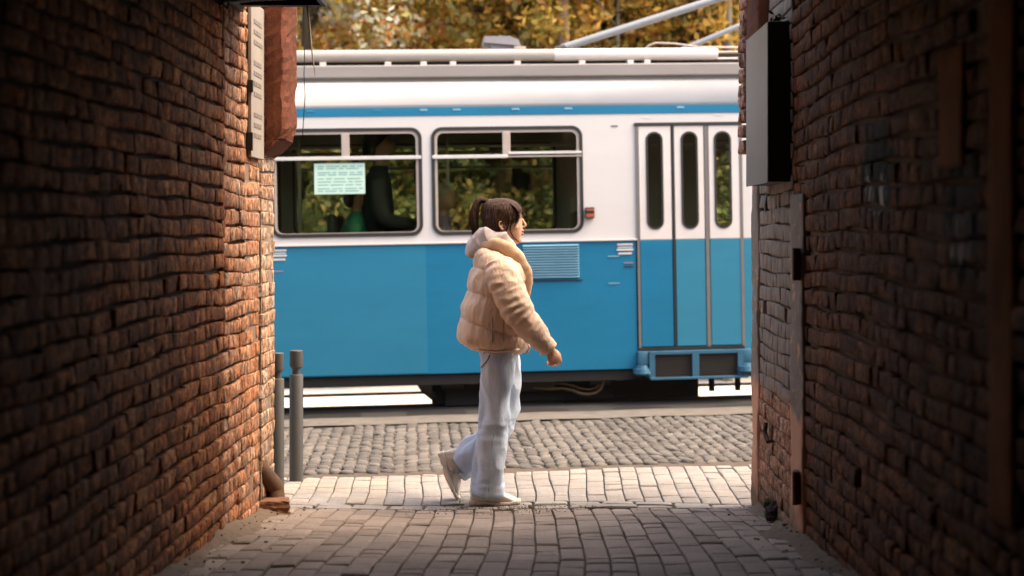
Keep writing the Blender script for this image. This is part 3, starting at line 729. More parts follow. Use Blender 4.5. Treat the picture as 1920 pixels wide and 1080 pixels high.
# windows
def window(a, b, w0, out, variant):
    s = -1 if out < 0 else 1; y = lambda d: w0+s*d
    mk = lambda n, o, d0, d1, m, p, bev=0: plate(n, o, min(y(d0), y(d1)), max(y(d0), y(d1)), m, p, bev)
    outer = rrect(a-.012, b+.012, wz0-.012, wz1+.012, .095); t = .018
    fr = mk('window', [outer, rrect(a+t, b-t, wz0+t, wz1-t, .07)], -.02, .012, M['rubber'], tram)
    mk('inner_frame', [rrect(a+t, b-t, wz0+t, wz1-t, .07), rrect(a+t+.022, b-t-.022, wz0+t+.006, wz1-t-.022, .055)], -.015, .006, M['alud'], fr)
    zb = V(292.5); um = a+(b-a)*.495; bx = lambda u0, u1, d0, d1, z0, z1, ch=.003: MB().box(u0, u1, min(y(d0), y(d1)), max(y(d0), y(d1)), z0, z1, ch=ch)
    if variant:
        bx(a-.004, um+.012, -.01, .026, zb-.016, zb+.014).build('transom', M['mark'], fr); bx(um+.012, b-.0, -.01, .026, zb+.014, zb+.036).build('transom', M['mark'], fr)
        bx(um+.012, b-.0, -.01, .020, zb-.012, zb+.002).build('lower_rail', M['alud'], fr)
    else: bx(a-.004, b+.004, -.01, .026, zb-.016, zb+.014).build('transom', M['mark'], fr)
    bx(um-.034, um+.034, -.012, .016, zb+.014, wz1-.035).build('mullion', M['alud'], fr)
    mk('glass_pane', [rrect(a+.02, b-.02, wz0+.02, wz1-.02, .06)], -.012, -.008, M['glass'], fr)
    return fr
for k, (a, b) in enumerate(wins): window(a, b, 0.0, -1, k == 1)
for k, (a, b) in enumerate(wins): window(a, b, WT, 1, False)
# poster inside the left window
pa, pb = U(597), U(692); pz0, pz1 = V(359), V(302)
po = MB().box(pa, pb, .001, .004, pz0-.0, pz1).build('poster', M['poster'], tram)
mb = MB(); r = np.random.default_rng(12)
for k, zz in enumerate((.9, .83, .70, .63, .50, .40, .30, .18, .10)):
    z = pz0+(pz1-pz0)*zz; u = pa+.03
    while u < pb-.05:
        L = r.uniform(.03, .12); mb.box(u, min(u+L, pb-.02), -.0005, .0012, z-.0045, z+.0045); u += L+.02
mb.build('print', M['posterink'], po)
# folding door with four leaves of which three show glass
dr = bpy.data.objects.new('folding_door', None); link(dr, tram)
leaves = ((1205, 1265.5), (1271.5, 1327), (1336, 1394)); ovals = ((1221, 1248), (1286.5, 1313.5), (1348.5, 1376))
for (l0, l1), (o0, o1) in zip(leaves, ovals):
    a, b = U(l0), U(l1); c, d = U(o0), U(o1); rr = (d-c)/2-.002
    hole = rrect(c, d, V(432.5), V(253), rr, 8)
    lf = plate('door_leaf', [rect(a, b, vWB-.002, V(239)), hole], -.012, .02, M['white2'], dr, .005)
    plate('leaf_lower', [rect(a, b, door_z0, vWB-.004)], -.012, .02, M['blue2'] if l0 > 1270 else M['blue'], lf, .005)
    plate('window_seal', [rrect(c-.012, d+.012, V(432.5)-.012, V(253)+.012, rr+.012, 8), rrect(c+.006, d-.006, V(432.5)+.006, V(253)-.006, rr-.006, 8)], -.018, -.004, M['rubber'], lf)
    plate('leaf_glass', [rrect(c, d, V(432.5), V(253), rr, 8)], .002, .006, M['glass'], lf)
for px, hw_, mt in ((1268.5, .008, 'rubber'), (1331.5, .016, 'door_edge'), (1202, .011, 'door_edge'), (1396, .013, 'door_edge')):
    MB().box(U(px)-hw_, U(px)+hw_, -.016, .024, door_z0-.02, V(238.5)).build('door_seal', M[mt], dr)
MB().box(dx0-.01, dx1+.01, -.02, .03, V(239.5), V(233), ch=.003).build('door_header', M['rubber'], dr)
MB().box(dx0, dx1, -.02, .05, door_z0-.025, door_z0-.006).build('threshold', M['rubber'], dr)
# folding step under the door
st = bpy.data.objects.new('folding_step', None); link(st, tram)
sz0, sz1 = V(721), V(664); a, b = U(1196), U(1418)
MB().box(U(1216), U(1393), -.07, .03, V(671), V(664), ch=.004).build('top_bar', M['steelblue'], st); MB().box(U(1218), U(1400), -.09, -.05, V(718), V(713.5), ch=.004).build('bottom_bar', M['steelblue'], st)
for px in (1303,): MB().box(U(px)-.03, U(px)+.03, -.075, -.03, V(716), V(668)).build('centre_post', M['steelblue'], st)
for px in (1222, 1387): MB().box(U(px)-.025, U(px)+.025, -.072, -.0, V(716), V(668)).build('end_post', M['steelblue'], st)
for px in (1206, 1400):
    mb = MB(); mb.box(U(px)-.048, U(px)+.048, -.06, .05, V(690), V(664), ch=.01); mb.tube([(U(px)-.01, -.03, V(690)), (U(px)-.01, -.03, V(697))], [.052, .060], 14); mb.tube([(U(px)-.02, -.06, V(696)), (U(px)-.02, -.06, V(705)), (U(px)-.02, -.06, V(709))], [.07, .075, .05], 14); mb.tube([(U(px), -.05, V(702)), (U(1216) if px < 1300 else U(1390), -.07, V(709))], .028, 10)
    mb.build('step_hinge', M['steelblue'], st, auto=35)
mb = MB()
for k in range(9): z = V(712)+(V(674)-V(712))*k/8; mb.box(U(1228), U(1382), -.045, -.035, z-.006, z+.006)
mb.box(U(1226), U(1384), -.028, -.02, V(713), V(672)); mb.build('step_grille', M['grille'], st)
MB().box(dx0-.02, dx1+.02, .0, .05, V(668), door_z0-.02).build('sill_beam', M['steelblue'], st)
# louvred vent
ga, gb, gz0, gz1 = U(985), U(1090), V(524), V(459)
gr = MB().box(ga-.02, gb+.02, -.008, -.0045, gz0-.012, gz1+.012).build('vent_grille', M['blue'], tram); mb = MB(); n = 13
for k in range(n):
    z = gz0+.012+(gz1-gz0-.028)*k/(n-1); mb.add([(ga, -.009, z+.013), (gb, -.009, z+.013), (gb, -.030, z-.0005), (ga, -.030, z-.0005), (ga, -.009, z-.002), (gb, -.009, z-.002)], [(0, 1, 2, 3), (3, 2, 5, 4), (0, 3, 4), (1, 5, 2)])
mb.build('louvres', M['marklight'], gr); MB().box(ga-.025, gb+.03, -.012, -.004, gz0-.022, gz0-.012).build('vent_sill', M['rubber'], gr)
# lettering bars, lamp, small marks
for px, py in ((527, 478), (1176.5, 467)):
    for dz, hw_ in ((8.5, .070), (3.2, .066), (-1.3, .074), (-8.5, .060)):
        u = U(px); off = (px-960)*.018; z = V(py+off-dz); h = .0085 if dz != 3.2 else .005
        MB().box(u-hw_, u+hw_, -.0125, -.0078, z-h, z+h, ch=.002).build('white_mark', M['mark'], tram)
for px, py, hw_, mt in ((1183, 493, .04, 'markred'), (1183, 500, .04, 'rubber'), (1155, 480.5, .05, 'marklight'), (1155, 531.5, .05, 'marklight'), (527, 508, .04, 'markred')):
    u = U(px); MB().box(u-hw_, u+hw_, -.0105, -.0078, V(py+(px-960)*.018)-.005, V(py+(px-960)*.018)+.005).build('small_mark', M[mt], tram)
ind = MB().box(U(1103), U(1120), -.05, -.0, V(412), V(391), ch=.008).build('side_lamp', M['rubber'], tram); MB().box(U(1104), U(1119), -.056, -.049, V(398), V(394), ch=.002).build('lamp_lens', M['orange'], ind); MB().box(U(1104), U(1119), -.056, -.049, V(410), V(403.5), ch=.002).build('lamp_lens', M['orange'], ind)
# underfloor
FLZ = .80
MB().box(UL, UR, .05, WT-.05, FLZ-.06, FLZ).build('floor', M['inner'], tram)
MB().box(UL, UR, .02, .06, V(718), vB+.03).build('skirt', M['void'], tram); MB().box(UL, U(812), .35, 1.75, V(726), FLZ-.06).build('equipment_box', M['void'], tram)
MB().box(U(812), U(1295), .30, 1.9, V(737), FLZ-.06).build('equipment_box', M['void'], tram); MB().box(U(1295), UR, .45, 1.7, V(727), FLZ-.06).build('equipment_box', M['void'], tram)
def wheel(u, wv):
    mb = MB(); pr = [(.30, -.05), (.33, -.045), (.33, .03), (.35, .035), (.35, .055), (.27, .06), (.25, .02), (.09, .03), (.08, -.06)]
    vs = []; n = 32
    for r_, d in pr: vs += [(u+r_*math.cos(2*math.pi*k/n), wv+d, .342+r_*math.sin(2*math.pi*k/n)) for k in range(n)]
    return mb.add(vs, grid_faces(len(pr), n)).build('wheel', M['steel'], tram, auto=35)
for ub in (U(985), U(1320)+.15):
    pass
for ub in (U(850), U(1130)):
    for wv in (.36, 1.36): wheel(ub, wv)
mb = MB().box(U(818), U(1158), .24, .31, V(760), V(712), ch=.01).box(U(835), U(900), .20, .24, V(764), V(716), ch=.01).box(U(1060), U(1290), .2, .26, V(733), V(712)).box(U(1150), U(1322), .28, .34, V(760), V(714)); mb.box(U(925), U(1060), .26, .30, V(768), V(730)); mb.build('bogie_frame', M['void'], tram)
for ub in (U(850), U(1130)):
    mb = MB(); mb.lathe([(.055, .20), (.055, .24), (.045, .245), (.055, .26), (.045, .275), (.055, .29), (.045, .305), (.055, .32), (.045, .335), (.055, .35)], ub+.17, .19, 14); mb.build('coil_spring', M['steel'], tram, auto=40)
    mb = MB().box(ub-.10, ub+.10, .15, .24, .16, .36, ch=.02); mb.build('axle_box', M['axle'], tram)
MB().box(U(925), U(1045), .15, .23, .12, .22, ch=.02).build('track_brake', M['axle'], tram)
mb = MB(); pts = [(1003, 731), (1030, 733), (1060, 732), (1078, 736), (1092, 742), (1108, 744), (1122, 741), (1132, 733), (1137, 720), (1140, 706)]
mb.tube([(U(a), .16, V(b-(a-960)*-.022)) for a, b in pts], .014, 8)
mb.build('brake_hose', M['pipe_brass'], tram, True)
MB().tube([(U(a), .17, V(b-9-(a-960)*-.022)) for a, b in pts[1:8]], .010, 8).build('brake_hose', M['pipe_brass'], tram, True)
for px in (1310, 1350, 1400): MB().box(U(px)-.03, U(px)+.02, .3, .34, V(752), V(716), ch=.01).build('underfloor_strut', M['void'], tram)
# interior
MB().box(UL, UR, .10, WT-.10, vS0+.02, vS1+.02).build('inner_ceiling', M['inner'], tram)
MB().box(UL, UL+.05, .04, WT-.04, FLZ, vS0).build('end_wall', M['inner'], tram); MB().box(UR-.05, UR, .04, WT-.04, FLZ, vS0).build('end_wall', M['inner'], tram)
MB().box(UL, UL+.05, .0, WT, vB, vS0).box(UR, UR+.05, 0, WT, vB, vS0).build('end_panel', M['white'], tram)
MB().box(UL, dx0-.03, .04, .07, FLZ, vWB).build('inner_lining', M['inner'], tram)
MB().tube([(UL, .55, 2.32), (UR, .55, 2.32)], .016, 10).build('grab_rail', M['alu'], tram); MB().tube([(UL, 1.65, 2.32), (UR, 1.65, 2.32)], .016, 10).build('grab_rail', M['alu'], tram)
for px in (1300, 850, 560): MB().tube([(U(px), .55, FLZ), (U(px), .55, 2.4)], .016, 10).build('grab_pole', M['alu'], tram)
for k in range(11):
    u = UL+.6+k*.78
    if u > dx0-.3: break
    for wv in (.12, 1.62):
        s = MB().box(u, u+.42, wv, wv+.44, FLZ+.40, FLZ+.48, ch=.03).build('seat', M['seat'], tram); MB().box(u-.04, u+.03, wv+.02, wv+.42, FLZ+.46, FLZ+.92, ch=.03).build('backrest', M['seat'], s); MB().box(u+.15, u+.25, wv+.17, wv+.27, FLZ, FLZ+.40).build('pedestal', M['steel'], s)
        if k % 2 == 0: MB().box(u-.03, u+.02, wv+.13, wv+.31, FLZ+.90, FLZ+1.06, ch=.02).build('headrest', M['headrest'], s)

# ---------------------------------------------------------------- passengers (seated, seen through the tinted glass)
M['skin_far'] = simple('passenger_skin', (.42, .24, .16), .6, 0, .1); M['hair_far'] = simple('dark_hair', (.018, .013, .010), .6)
def passenger(u, wv, scale, top, hair, label, facing=1, hat=None, seat=FLZ+.47):
    p = thing('person', label, 'person', group='passengers in the tram'); p.matrix_world = SM @ Matrix.Translation((u, wv, seat)) @ Matrix.Diagonal((facing*scale, scale, scale, 1))
    parts = [loft([(0, 0, -.02, .14, 0, 0, 0, .18, 0), (-.02, 0, .1, .12, 0, 0, 0, .16, 0), (-.03, 0, .3, .12, 0, 0, 0, .18, 0), (-.02, 0, .45, .10, 0, 0, 0, .19, 0), (0, 0, .53, .06, 0, 0, 0, .10, 0), (.01, 0, .58, .055, 0, 0, 0, .055, 0), (.015, 0, .66, .055, 0, 0, 0, .052, 0)], 18, 26),
             loft([(.0, 0, .62, .05, 0, 0, 0, .04, 0), (.03, 0, .645, .085, 0, 0, 0, .06, 0), (.03, 0, .70, .10, 0, 0, 0, .075, 0), (.02, 0, .76, .105, 0, 0, 0, .08, 0), (.01, 0, .82, .085, 0, 0, 0, .065, 0), (.005, 0, .85, .03, 0, 0, 0, .03, 0)], 18, 22),
             ellipsoid((.135, 0, .71), (.02, .014, .025), 8, 6)]
    limbs = []
    for s in (-1, 1):
        limbs.append(bent([(0, s*.09, .02), (.22, s*.10, .05), (.42, s*.11, .03), (.44, s*.11, -.2), (.44, s*.11, -.42)], [.09, .085, .065, .055, .045], 12, 20))
        parts.append(bent([(.42, s*.11, -.40), (.50, s*.11, -.44), (.58, s*.12, -.45)], [.045, .045, .03], 10, 8))
        parts.append(bent([(.24, s*.13, .11), (.30, s*.12, .10), (.37, s*.10, .09)], [.035, .04, .022], 10, 8))
        limbs.append(bent([(-.01, s*.19, .45), (0, s*.24, .30), (.04, s*.24, .17), (.14, s*.19, .13), (.25, s*.13, .11)], [.06, .058, .05, .045, .036], 12, 20))
    body = finish('body', parts+limbs, .014, [M['skin_far']], p, 3)
    cl = finish('jacket', [loft([(0, 0, .02, .155, 0, 0, 0, .19, 0), (-.02, 0, .1, .14, 0, 0, 0, .18, 0), (-.03, 0, .3, .14, 0, 0, 0, .20, 0), (-.02, 0, .45, .115, 0, 0, 0, .21, 0), (0, 0, .53, .075, 0, 0, 0, .12, 0), (.01, 0, .575, .066, 0, 0, 0, .066, 0)], 18, 26), bent([(-.01, -.19, .45), (0, -.24, .30), (.04, -.24, .17), (.14, -.19, .13), (.25, -.13, .11)], [.075, .072, .066, .058, .05], 12, 20), bent([(-.01, .19, .45), (0, .24, .30), (.04, .24, .17), (.14, .19, .13), (.25, .13, .11)], [.075, .072, .066, .058, .05], 12, 20)], .014, [top], p, 3)
    finish('trousers', [bent([(0, s*.09, .0), (.22, s*.10, .05), (.42, s*.11, .03), (.44, s*.11, -.2), (.44, s*.11, -.41)], [.11, .10, .08, .07, .06], 12, 20) for s in (-1, 1)], .016, [M['hair_far']], p, 2)
    hv = [ellipsoid((-.01, 0, .775), (.112, .09, .10), 16, 12), ellipsoid((-.06, 0, .70), (.065, .082, .09), 14, 10)]
    finish('hat' if hat else 'hair', hv, .012, [hat or hair], p, 2)
    return p
passenger(U(716), .42, 1.16, simple('dark_jacket', (.035, .04, .045), .8), M['hair_far'], 'tall dark haired passenger in dark jacket at the right of the left window', 1, None, FLZ+.68)
passenger(U(672), .30, .92, simple('green_jacket', (.02, .21, .14), .8), M['hair_far'], 'small passenger in a green jacket sitting in the left tram window', 1, None, FLZ+.41)
passenger(U(836), .42, .98, simple('purple_jacket', (.20, .15, .24), .8), M['hair_far'], 'passenger in pale knitted hat and purple jacket, left in second window', 1, simple('pale_hat', (.34, .30, .22), .9), FLZ+.33)

# ---------------------------------------------------------------- the walking woman
K_ = 8.0/F
def q(px, py, dy=0.0): return ((px-VX)*K_, 8.0+dy, CAMZ-(py-VY)*K_)
def skin_mat():
    t = NT('skin'); v = t.pos(); n = t.noise(v, 30, 4); t.col(t.mix(n, (.66, .37, .25), (.72, .43, .30))); t.bump(t.noise(v, 220, 3), .12, .002)
    t.b.inputs['Subsurface Weight'].default_value = .12; t.b.inputs['Subsurface Radius'].default_value = (.01, .004, .002); return t.set(.48, 0, .4)
def cloth(name, c, c2, sc=22, weave=380, b=.35, rough=.75, sheen=.2):
    t = NT(name); v = t.pos(); n = t.noise(v, sc, 5, .65); wv = t.noise(v, weave, 2); w3 = t.noise(t.pos((1, 1, .45)), 26, 5, .6, .5)
    t.col(t.mix(.5, t.mix(n, c, c2), t.ramp(wv, [(.3, .75), (.7, 1.1)]), 'MULTIPLY')); t.bump(t.math('ADD', t.math('MULTIPLY', w3, 1.0), t.math('MULTIPLY', wv, .12)), b, .014)
    t.b.inputs['Sheen Weight'].default_value = sheen; return t.set(rough, 0, .3)
M['skin'] = skin_mat(); M['puffer'] = cloth('beige_puffer_nylon', (.64, .45, .335), (.75, .56, .435), 14, 500, .8, .5, .1); M['collar'] = cloth('tan_collar_lining', (.52, .325, .20), (.64, .43, .28), 14, 300, .5, .6)
M['hoodie'] = cloth('lilac_grey_sweat_cotton', (.46, .40, .395), (.54, .475, .465), 20, 420, .35, .85); M['lips'] = simple('lips', (.42, .15, .12), .4, 0, .05)
M['shoe'] = cloth('cream_sneaker_leather', (.70, .63, .56), (.80, .73, .66), 18, 300, .3, .55, .0); M['sole'] = simple('beige_rubber_sole', (.70, .62, .55), .7, 0, .15, 30); M['dark'] = simple('dark_zip', (.03, .022, .016), .5); M['eye'] = simple('eye_white', (.55, .5, .46), .2, 0, .0); M['iris'] = simple('dark_iris', (.02, .012, .008), .2)
tj = NT('light_washed_denim'); v_ = tj.pos(); sx_ = tj.n('SeparateXYZ', i_Vector=v_); big = tj.noise(tj.pos((1, 1, .35)), 9, 5, .6); wv_ = tj.noise(tj.pos((1, 1, .25)), 300, 2)
tj.col(tj.mix(.6, tj.mix(tj.ramp(big, [(.3, 0), (.7, 1)]), (.40, .49, .63), (.60, .68, .80)), tj.ramp(wv_, [(.3, .72), (.7, 1.1)]), 'MULTIPLY')); tj.bump(tj.math('ADD', tj.noise(tj.pos((1, 1, .3)), 15, 5, .6, .6), tj.math('MULTIPLY', wv_, .15)), .5, .014); M['denim'] = tj.set(.85, 0, .2)
th = NT('dark_brown_hair'); v_ = th.pos((60, 60, 9)); n_ = th.noise(v_, 3.2, 5, .7, .4); th.col(th.ramp(n_, [(.3, (.006, .003, .002)), (.52, (.040, .017, .009)), (.70, (.22, .095, .045))])); th.bump(n_, 1.0, .008); M['hair'] = th.set(.5, 0, .22)

woman = thing('person', 'woman in a beige puffer jacket and pale jeans walking past the passage mouth', 'person', q(925, 940))
def loc(o):
    if o.parent is woman: o.matrix_parent_inverse = woman.matrix_basis.inverted()
    return o
def hl(keys, n=24, m=40, ex=2.0):        # keys: py, xl, xr, half depth, dy, [tilt px]
    out = []
    for k in keys:
        py, xl, xr, hw, dy = k[:5]; tl_ = k[5] if len(k) > 5 else 0
        c = q((xl+xr)/2, py, dy); out.append((*c, (xr-xl)/2*K_, 0, -tl_*K_, 0, hw, 0))
    return loft(out, n, m, ex)
# --- head, neck and body (one continuous surface)
head = hl([(376.5, 932, 948, .018, 0), (380, 921, 961, .046, 0), (387, 911, 971, .064, 0), (396, 906, 977.5, .073, 0), (404, 905, 979.5, .0755, 0), (410, 905.5, 978.2, .0755, 0), (417, 907, 979, .074, 0), (424, 910, 979.8, .071, 0), (431, 914, 979.5, .066, 0), (438, 921, 979, .060, 0), (445, 934, 977.5, .051, 0), (451, 947, 977, .039, 0), (455.5, 958, 974.5, .024, 0), (457, 963, 971, .010, 0)], 40, 60, 2.25)
nose = bent([q(976, 405), q(979.5, 411), q(982.6, 417), q(985.0, 421.5), q(982.5, 425.5), q(977, 427)], [(.005, .006), (.0055, .0065), (.006, .0085), (.0075, .0125), (.006, .014), (.005, .010)], 14, 24)
lip1 = bent([q(974, 433.3, -.024), q(979.6, 432.6, -.012), q(981.4, 432.4, 0), q(979.6, 432.6, .012), q(974, 433.3, .024)], [.003, .0055, .006, .0055, .003], 10, 18, (0, 0, 1)); lip2 = bent([q(974, 437.5, -.022), q(979, 438.2, -.011), q(980.4, 438.4, 0), q(979, 438.2, .011), q(974, 437.5, .022)], [.003, .0058, .0065, .0058, .003], 10, 18, (0, 0, 1))
chin = ellipsoid(q(973, 450.5), (.0165, .020, .0145)); brow = bent([q(966, 403, -.05), q(975, 401.5, -.03), q(979.3, 401.5, 0), q(975, 401.5, .03), q(966, 403, .05)], [.006, .0075, .006, .0075, .006], 10, 18, (0, 0, 1))
cheek = ellipsoid(q(962, 425, -.045), (.03, .022, .026)); cheek2 = ellipsoid(q(962, 425, .045), (.03, .022, .026))
def ear(s):
    P_ = [q(945.5, 418, s*.077), q(942, 415, s*.083), q(937.5, 417, s*.087), q(937, 423, s*.087), q(940.5, 429, s*.082), q(944, 431.5, s*.077)]
    return [bent(P_, [.0035, .004, .0045, .0045, .0045, .0045], 10, 26), ellipsoid(q(941.5, 423, s*.076), (.010, .007, .017), 12, 10), ellipsoid(q(943.2, 430, s*.077), (.006, .006, .007), 10, 8)]
neck = bent([q(938, 492), q(941, 470), q(943, 452), q(945, 432)], [(.062, .066), (.055, .056), (.052, .052), (.055, .055)], 24, 20)
torso = hl([(478, 918, 962, .10, 0), (490, 905, 970, .16, 0), (510, 900, 976, .165, 0), (560, 900, 976, .14, 0), (600, 902, 970, .13, 0), (650, 908, 962, .13, 0), (672, 912, 958, .12, 0), (690, 920, 950, .08, 0)], 24, 40)
NEAR_ARM = [(938, 492, -.165), (950, 530, -.225), (972, 582, -.245), (1003, 619, -.235), (1032, 652, -.215)]
FAR_ARM = [(932, 492, .165), (922, 540, .225), (915, 590, .235), (918, 630, .225), (924, 664, .205)]
def limb(pts, rads, n=18, m=30, **k): return bent([q(*p) for p in pts], rads, n, m, **k)
parts = [head, nose, lip1, lip2, chin, brow, cheek, cheek2, neck, torso]+ear(-1)+ear(1)
for A in (NEAR_ARM, FAR_ARM): parts.append(limb(A, [.05, .045, .04, .033, .026]))
def hand(wr, d, fwd, out, s):            # wrist, direction along the hand, thumb side, back-of-hand side
    wr, d, fwd, out = Vector(wr), Vector(d).normalized(), Vector(fwd).normalized(), Vector(out).normalized(); pr = []
    W = lambda a, b, c: tuple(wr+d*a+fwd*b+out*c)
    pr.append(bent([W(-.02, 0, 0), W(.015, .0, .002), W(.05, .002, .006), W(.078, .002, .004)], [(.017, .024), (.015, .032), (.0155, .039), (.013, .036)], 18, 16, tuple(fwd)))
    for b, L, cu, r_ in ((.032, .070, 1.0, .0078), (.0110, .078, 1.15, .0080), (-.0105, .072, 1.3, .0077), (-.0310, .057, 1.4, .0070)):
        p = Vector(W(.076-.25*abs(b-.008), b, .004)); ang = .25; pts = [p-d*.012, p]
        for seg in (.45, .31, .26):
            ang += cu*.62; p = p+(d*math.cos(ang)-out*math.sin(ang))*L*seg; pts.append(p)
        pr.append(bent([tuple(x) for x in pts], [r_*1.02, r_*1.06, r_, r_*.95, r_*.72], 12, 24, tuple(fwd)))
    pr.append(bent([W(.012, .022, -.008), W(.038, .040, -.014), W(.064, .040, -.024), W(.083, .031, -.032)], [.013, .0105, .0092, .0065], 12, 20, tuple(out)))
    return pr
parts += hand(q(1031, 651, -.215), (.36, .12, -.90), (.93, .25, .37), (.30, -.94, .0), 1); parts += hand(q(924, 664, .205), (.0, -.05, -1), (1, 0, 0), (0, 1, 0), 1)
NL = [(932, 655, -.08), (930, 720, -.09), (928, 790, -.09), (917, 860, -.09), (911, 922, -.09)]; FL = [(936, 655, .08), (944, 720, .085), (947, 782, .085), (905, 838, .085), (848, 872, .085)]
for A in (NL, FL): parts.append(limb(A, [.068, .064, .052, .048, .036]))
parts.append(limb([(908, 915, -.09), (918, 930, -.09), (950, 932, -.09)], [.034, .035, .024])); parts.append(limb([(850, 868, .085), (840, 885, .085), (850, 920, .085)], [.034, .035, .024]))
body = loc(finish('body', parts, .0030, [M['skin'], M['lips']], woman, 3))
for p in body.data.polygons:
    c = p.center; 
    if abs(c.y-8) < .024 and c.x > (974.5-VX)*K_ and CAMZ-(440.6-VY)*K_ < c.z < CAMZ-(431.2-VY)*K_ and c.x > (977.2-VX)*K_: p.material_index = 1
for s in (-1, 1):
    v, f = ellipsoid(q(969.5, 409.5, s*.034), (.0105, .012, .0075), 14, 10); e = loc(mesh_obj('eye', v, f, M['eye'], woman, True))
    v, f = ellipsoid(q(972.6, 409.5, s*.036), (.0052, .0075, .0062), 12, 8); mesh_obj('iris', v, f, M['iris'], e, True)
    v, f = bent([q(965.5, 408.5, s*.046), q(969, 406.6, s*.044), q(973, 406.4, s*.038), q(976, 407.8, s*.028)], [.0018, .003, .003, .002], 8, 14); 
    mesh_obj('eyelash', v, f, M['hair'], e, True)
    v, f = bent([q(963, 400.5, s*.056), q(969, 398.2, s*.050), q(975, 398.4, s*.036), q(979, 400, s*.018)], [.002, .0042, .0042, .002], 8, 16, flat=.6); loc(mesh_obj('eyebrow', v, f, M['hair'], woman, True))
# --- hair: cap, fringe, face-framing locks, ponytail
rh = np.random.default_rng(14)
cap = hl([(373.6, 930, 946, .022, 0), (376.5, 919, 960, .050, 0), (383, 908, 971, .070, 0), (391, 904.5, 977.5, .079, 0), (400, 903.5, 980.5, .083, 0), (410, 904, 980.5, .0835, 0), (420, 907, 980, .082, 0), (430, 907, 978, .076, 0), (440, 914, 975, .067, 0), (449, 922, 966, .055, 0)], 90, 90, 2.2)
cv = np.array(cap[0]); zt_ = lambda py: CAMZ-(py-VY)*K_
keep = []
for f in cap[1]:
    c = cv[list(f)].mean(0); px = c[0]/K_+VX; py = VY-(c[2]-CAMZ)/K_; sd = abs(c[1]-8)
    cut = 981 if py < 386 else 979-(py-386)*.42
    if sd > .055: cut -= 1.5
    cut += 1.6*math.sin(c[1]*190+c[2]*60)
    if py > 413: cut = 938-(py-413)*.42 if py > 428 or sd < .03 else min(cut, 958-(py-413)*.9)
    if py > 417 and 936 < px < 948 and sd > .04: continue
    if px < cut: keep.append(f)
dn = vnoise(cv*np.array([1, 1.0, .25]), 260, 3)*.0011+vnoise(cv, 70, 5)*.0016
ctr = np.array(q(940, 410)); nn = cv-ctr; nn /= np.linalg.norm(nn, axis=1)[:, None]; cv = cv+nn*dn[:, None]
hair = mesh_obj('hair', cv, keep, M['hair'], woman, True); loc(hair); md = hair.modifiers.new('t', 'SOLIDIFY'); md.thickness = .006; md.offset = -1
mb = MB()
def headpt(px, py, s):     # point on the hair surface of one side
    ks = [(373.6, 930, 946, .022), (383, 908, 971, .070), (400, 903.5, 980.5, .083), (420, 907, 980, .082), (440, 914, 975, .067), (449, 922, 966, .055)]
    for a, b in zip(ks, ks[1:]):
        if a[0] <= py <= b[0]: t = (py-a[0])/(b[0]-a[0]); k = [u+(v-u)*t for u, v in zip(a, b)]; break
    else: k = ks[0] if py < 374 else ks[-1]
    cx, hx = (k[1]+k[2])/2, (k[2]-k[1])/2; g_ = max(0, 1-abs((px-cx)/hx)**2.2)**(1/2.2); return q(px, py, s*k[3]*g_)
TIE = (915, 383)
for k in range(420):       # strands combed back to the tie
    s = 1 if rh.random() < .35 else -1; t0 = rh.random()
    a = (978-14*t0**2-rh.uniform(0, 3), 384+34*t0) if rh.random() < .6 else (940-18*rh.random(), 418+20*rh.random())
    pts = []
    for u in np.linspace(0, 1, 9):
        px = a[0]+(TIE[0]-a[0])*u; py = a[1]+(TIE[1]-a[1])*u-10*math.sin(math.pi*u)*(1-t0)*(1 if a[0] > 945 else .2); py = max(375.5, py)
        p = Vector(headpt(min(px, 980), py, s)); p += (p-Vector(ctr)).normalized()*rh.uniform(.0, .0040); pts.append(p)
    mb.tube(pts, [.0008]+[.0016]*7+[.001], 4)
def lock(pts, r0, n, spread, seed):
    r = np.random.default_rng(seed)
    for k in range(n):
        o = r.normal(size=2)*spread; P_ = [Vector(q(p[0]+o[0]*(.5+.7*i/len(pts)), p[1]+r.normal()*.4, p[2]))+Vector((0, o[1]*.004, 0)) for i, p in enumerate(pts)]
        K2 = catmull([list(x) for x in P_], 16); mb.tube([Vector(x) for x in K2], [r0*(.9 if i < 3 else 1)*(1-.85*(i/15)**2) for i in range(16)], 5)
for s in (-1, 1):
    lock([(955, 381, s*.05), (968, 392, s*.068), (972, 404, s*.068), (969, 416, s*.068), (964, 426, s*.068)], .0030, 12, 1.6, 5+s)
    lock([(952, 384, s*.06), (962, 398, s*.075), (963, 412, s*.078), (958, 424, s*.076), (958, 434, s*.073), (963, 444, s*.066), (970, 451, s*.060), (976, 456, s*.058)], .0022, 5, .8, 8+s)
    lock([(950, 388, s*.07), (956, 404, s*.081), (955, 418, s*.080), (951, 430, s*.074), (949, 440, s*.068), (952, 446, s*.064)], .0025, 8, 1.2, 11+s)
lock([(948, 376, -.02), (966, 382, -.03), (977, 392, -.03), (980.5, 402, -.03), (980, 409, -.034)], .0024, 10, 1.2, 31); lock([(948, 376, .02), (966, 382, .03), (977, 392, .03), (981, 402, .03), (980, 410, .034)], .0024, 10, 1.2, 32)
for k in range(26):
    a = rh.uniform(905, 972); s_ = rh.choice([-1, 1]); P0 = headpt(a, max(376, 374+abs(a-938)*.28), s_*rh.uniform(.1, .9)); lock([(a, 377+abs(a-938)*.3, s_*.02), (a-5, 374.5+abs(a-940)*.28-rh.uniform(0, 2.0), s_*.03), (a-12, 376+abs(a-948)*.25, s_*.03)], .0009, 1, .6, 200+k)
lock([(950, 375.5, 0), (968, 381, -.01), (978, 390, -.012), (982, 399, -.014), (982.5, 405, -.02)], .002, 8, 1.2, 33)
loc(mb.build('hair_strands', M['hair'], hair, True)); 
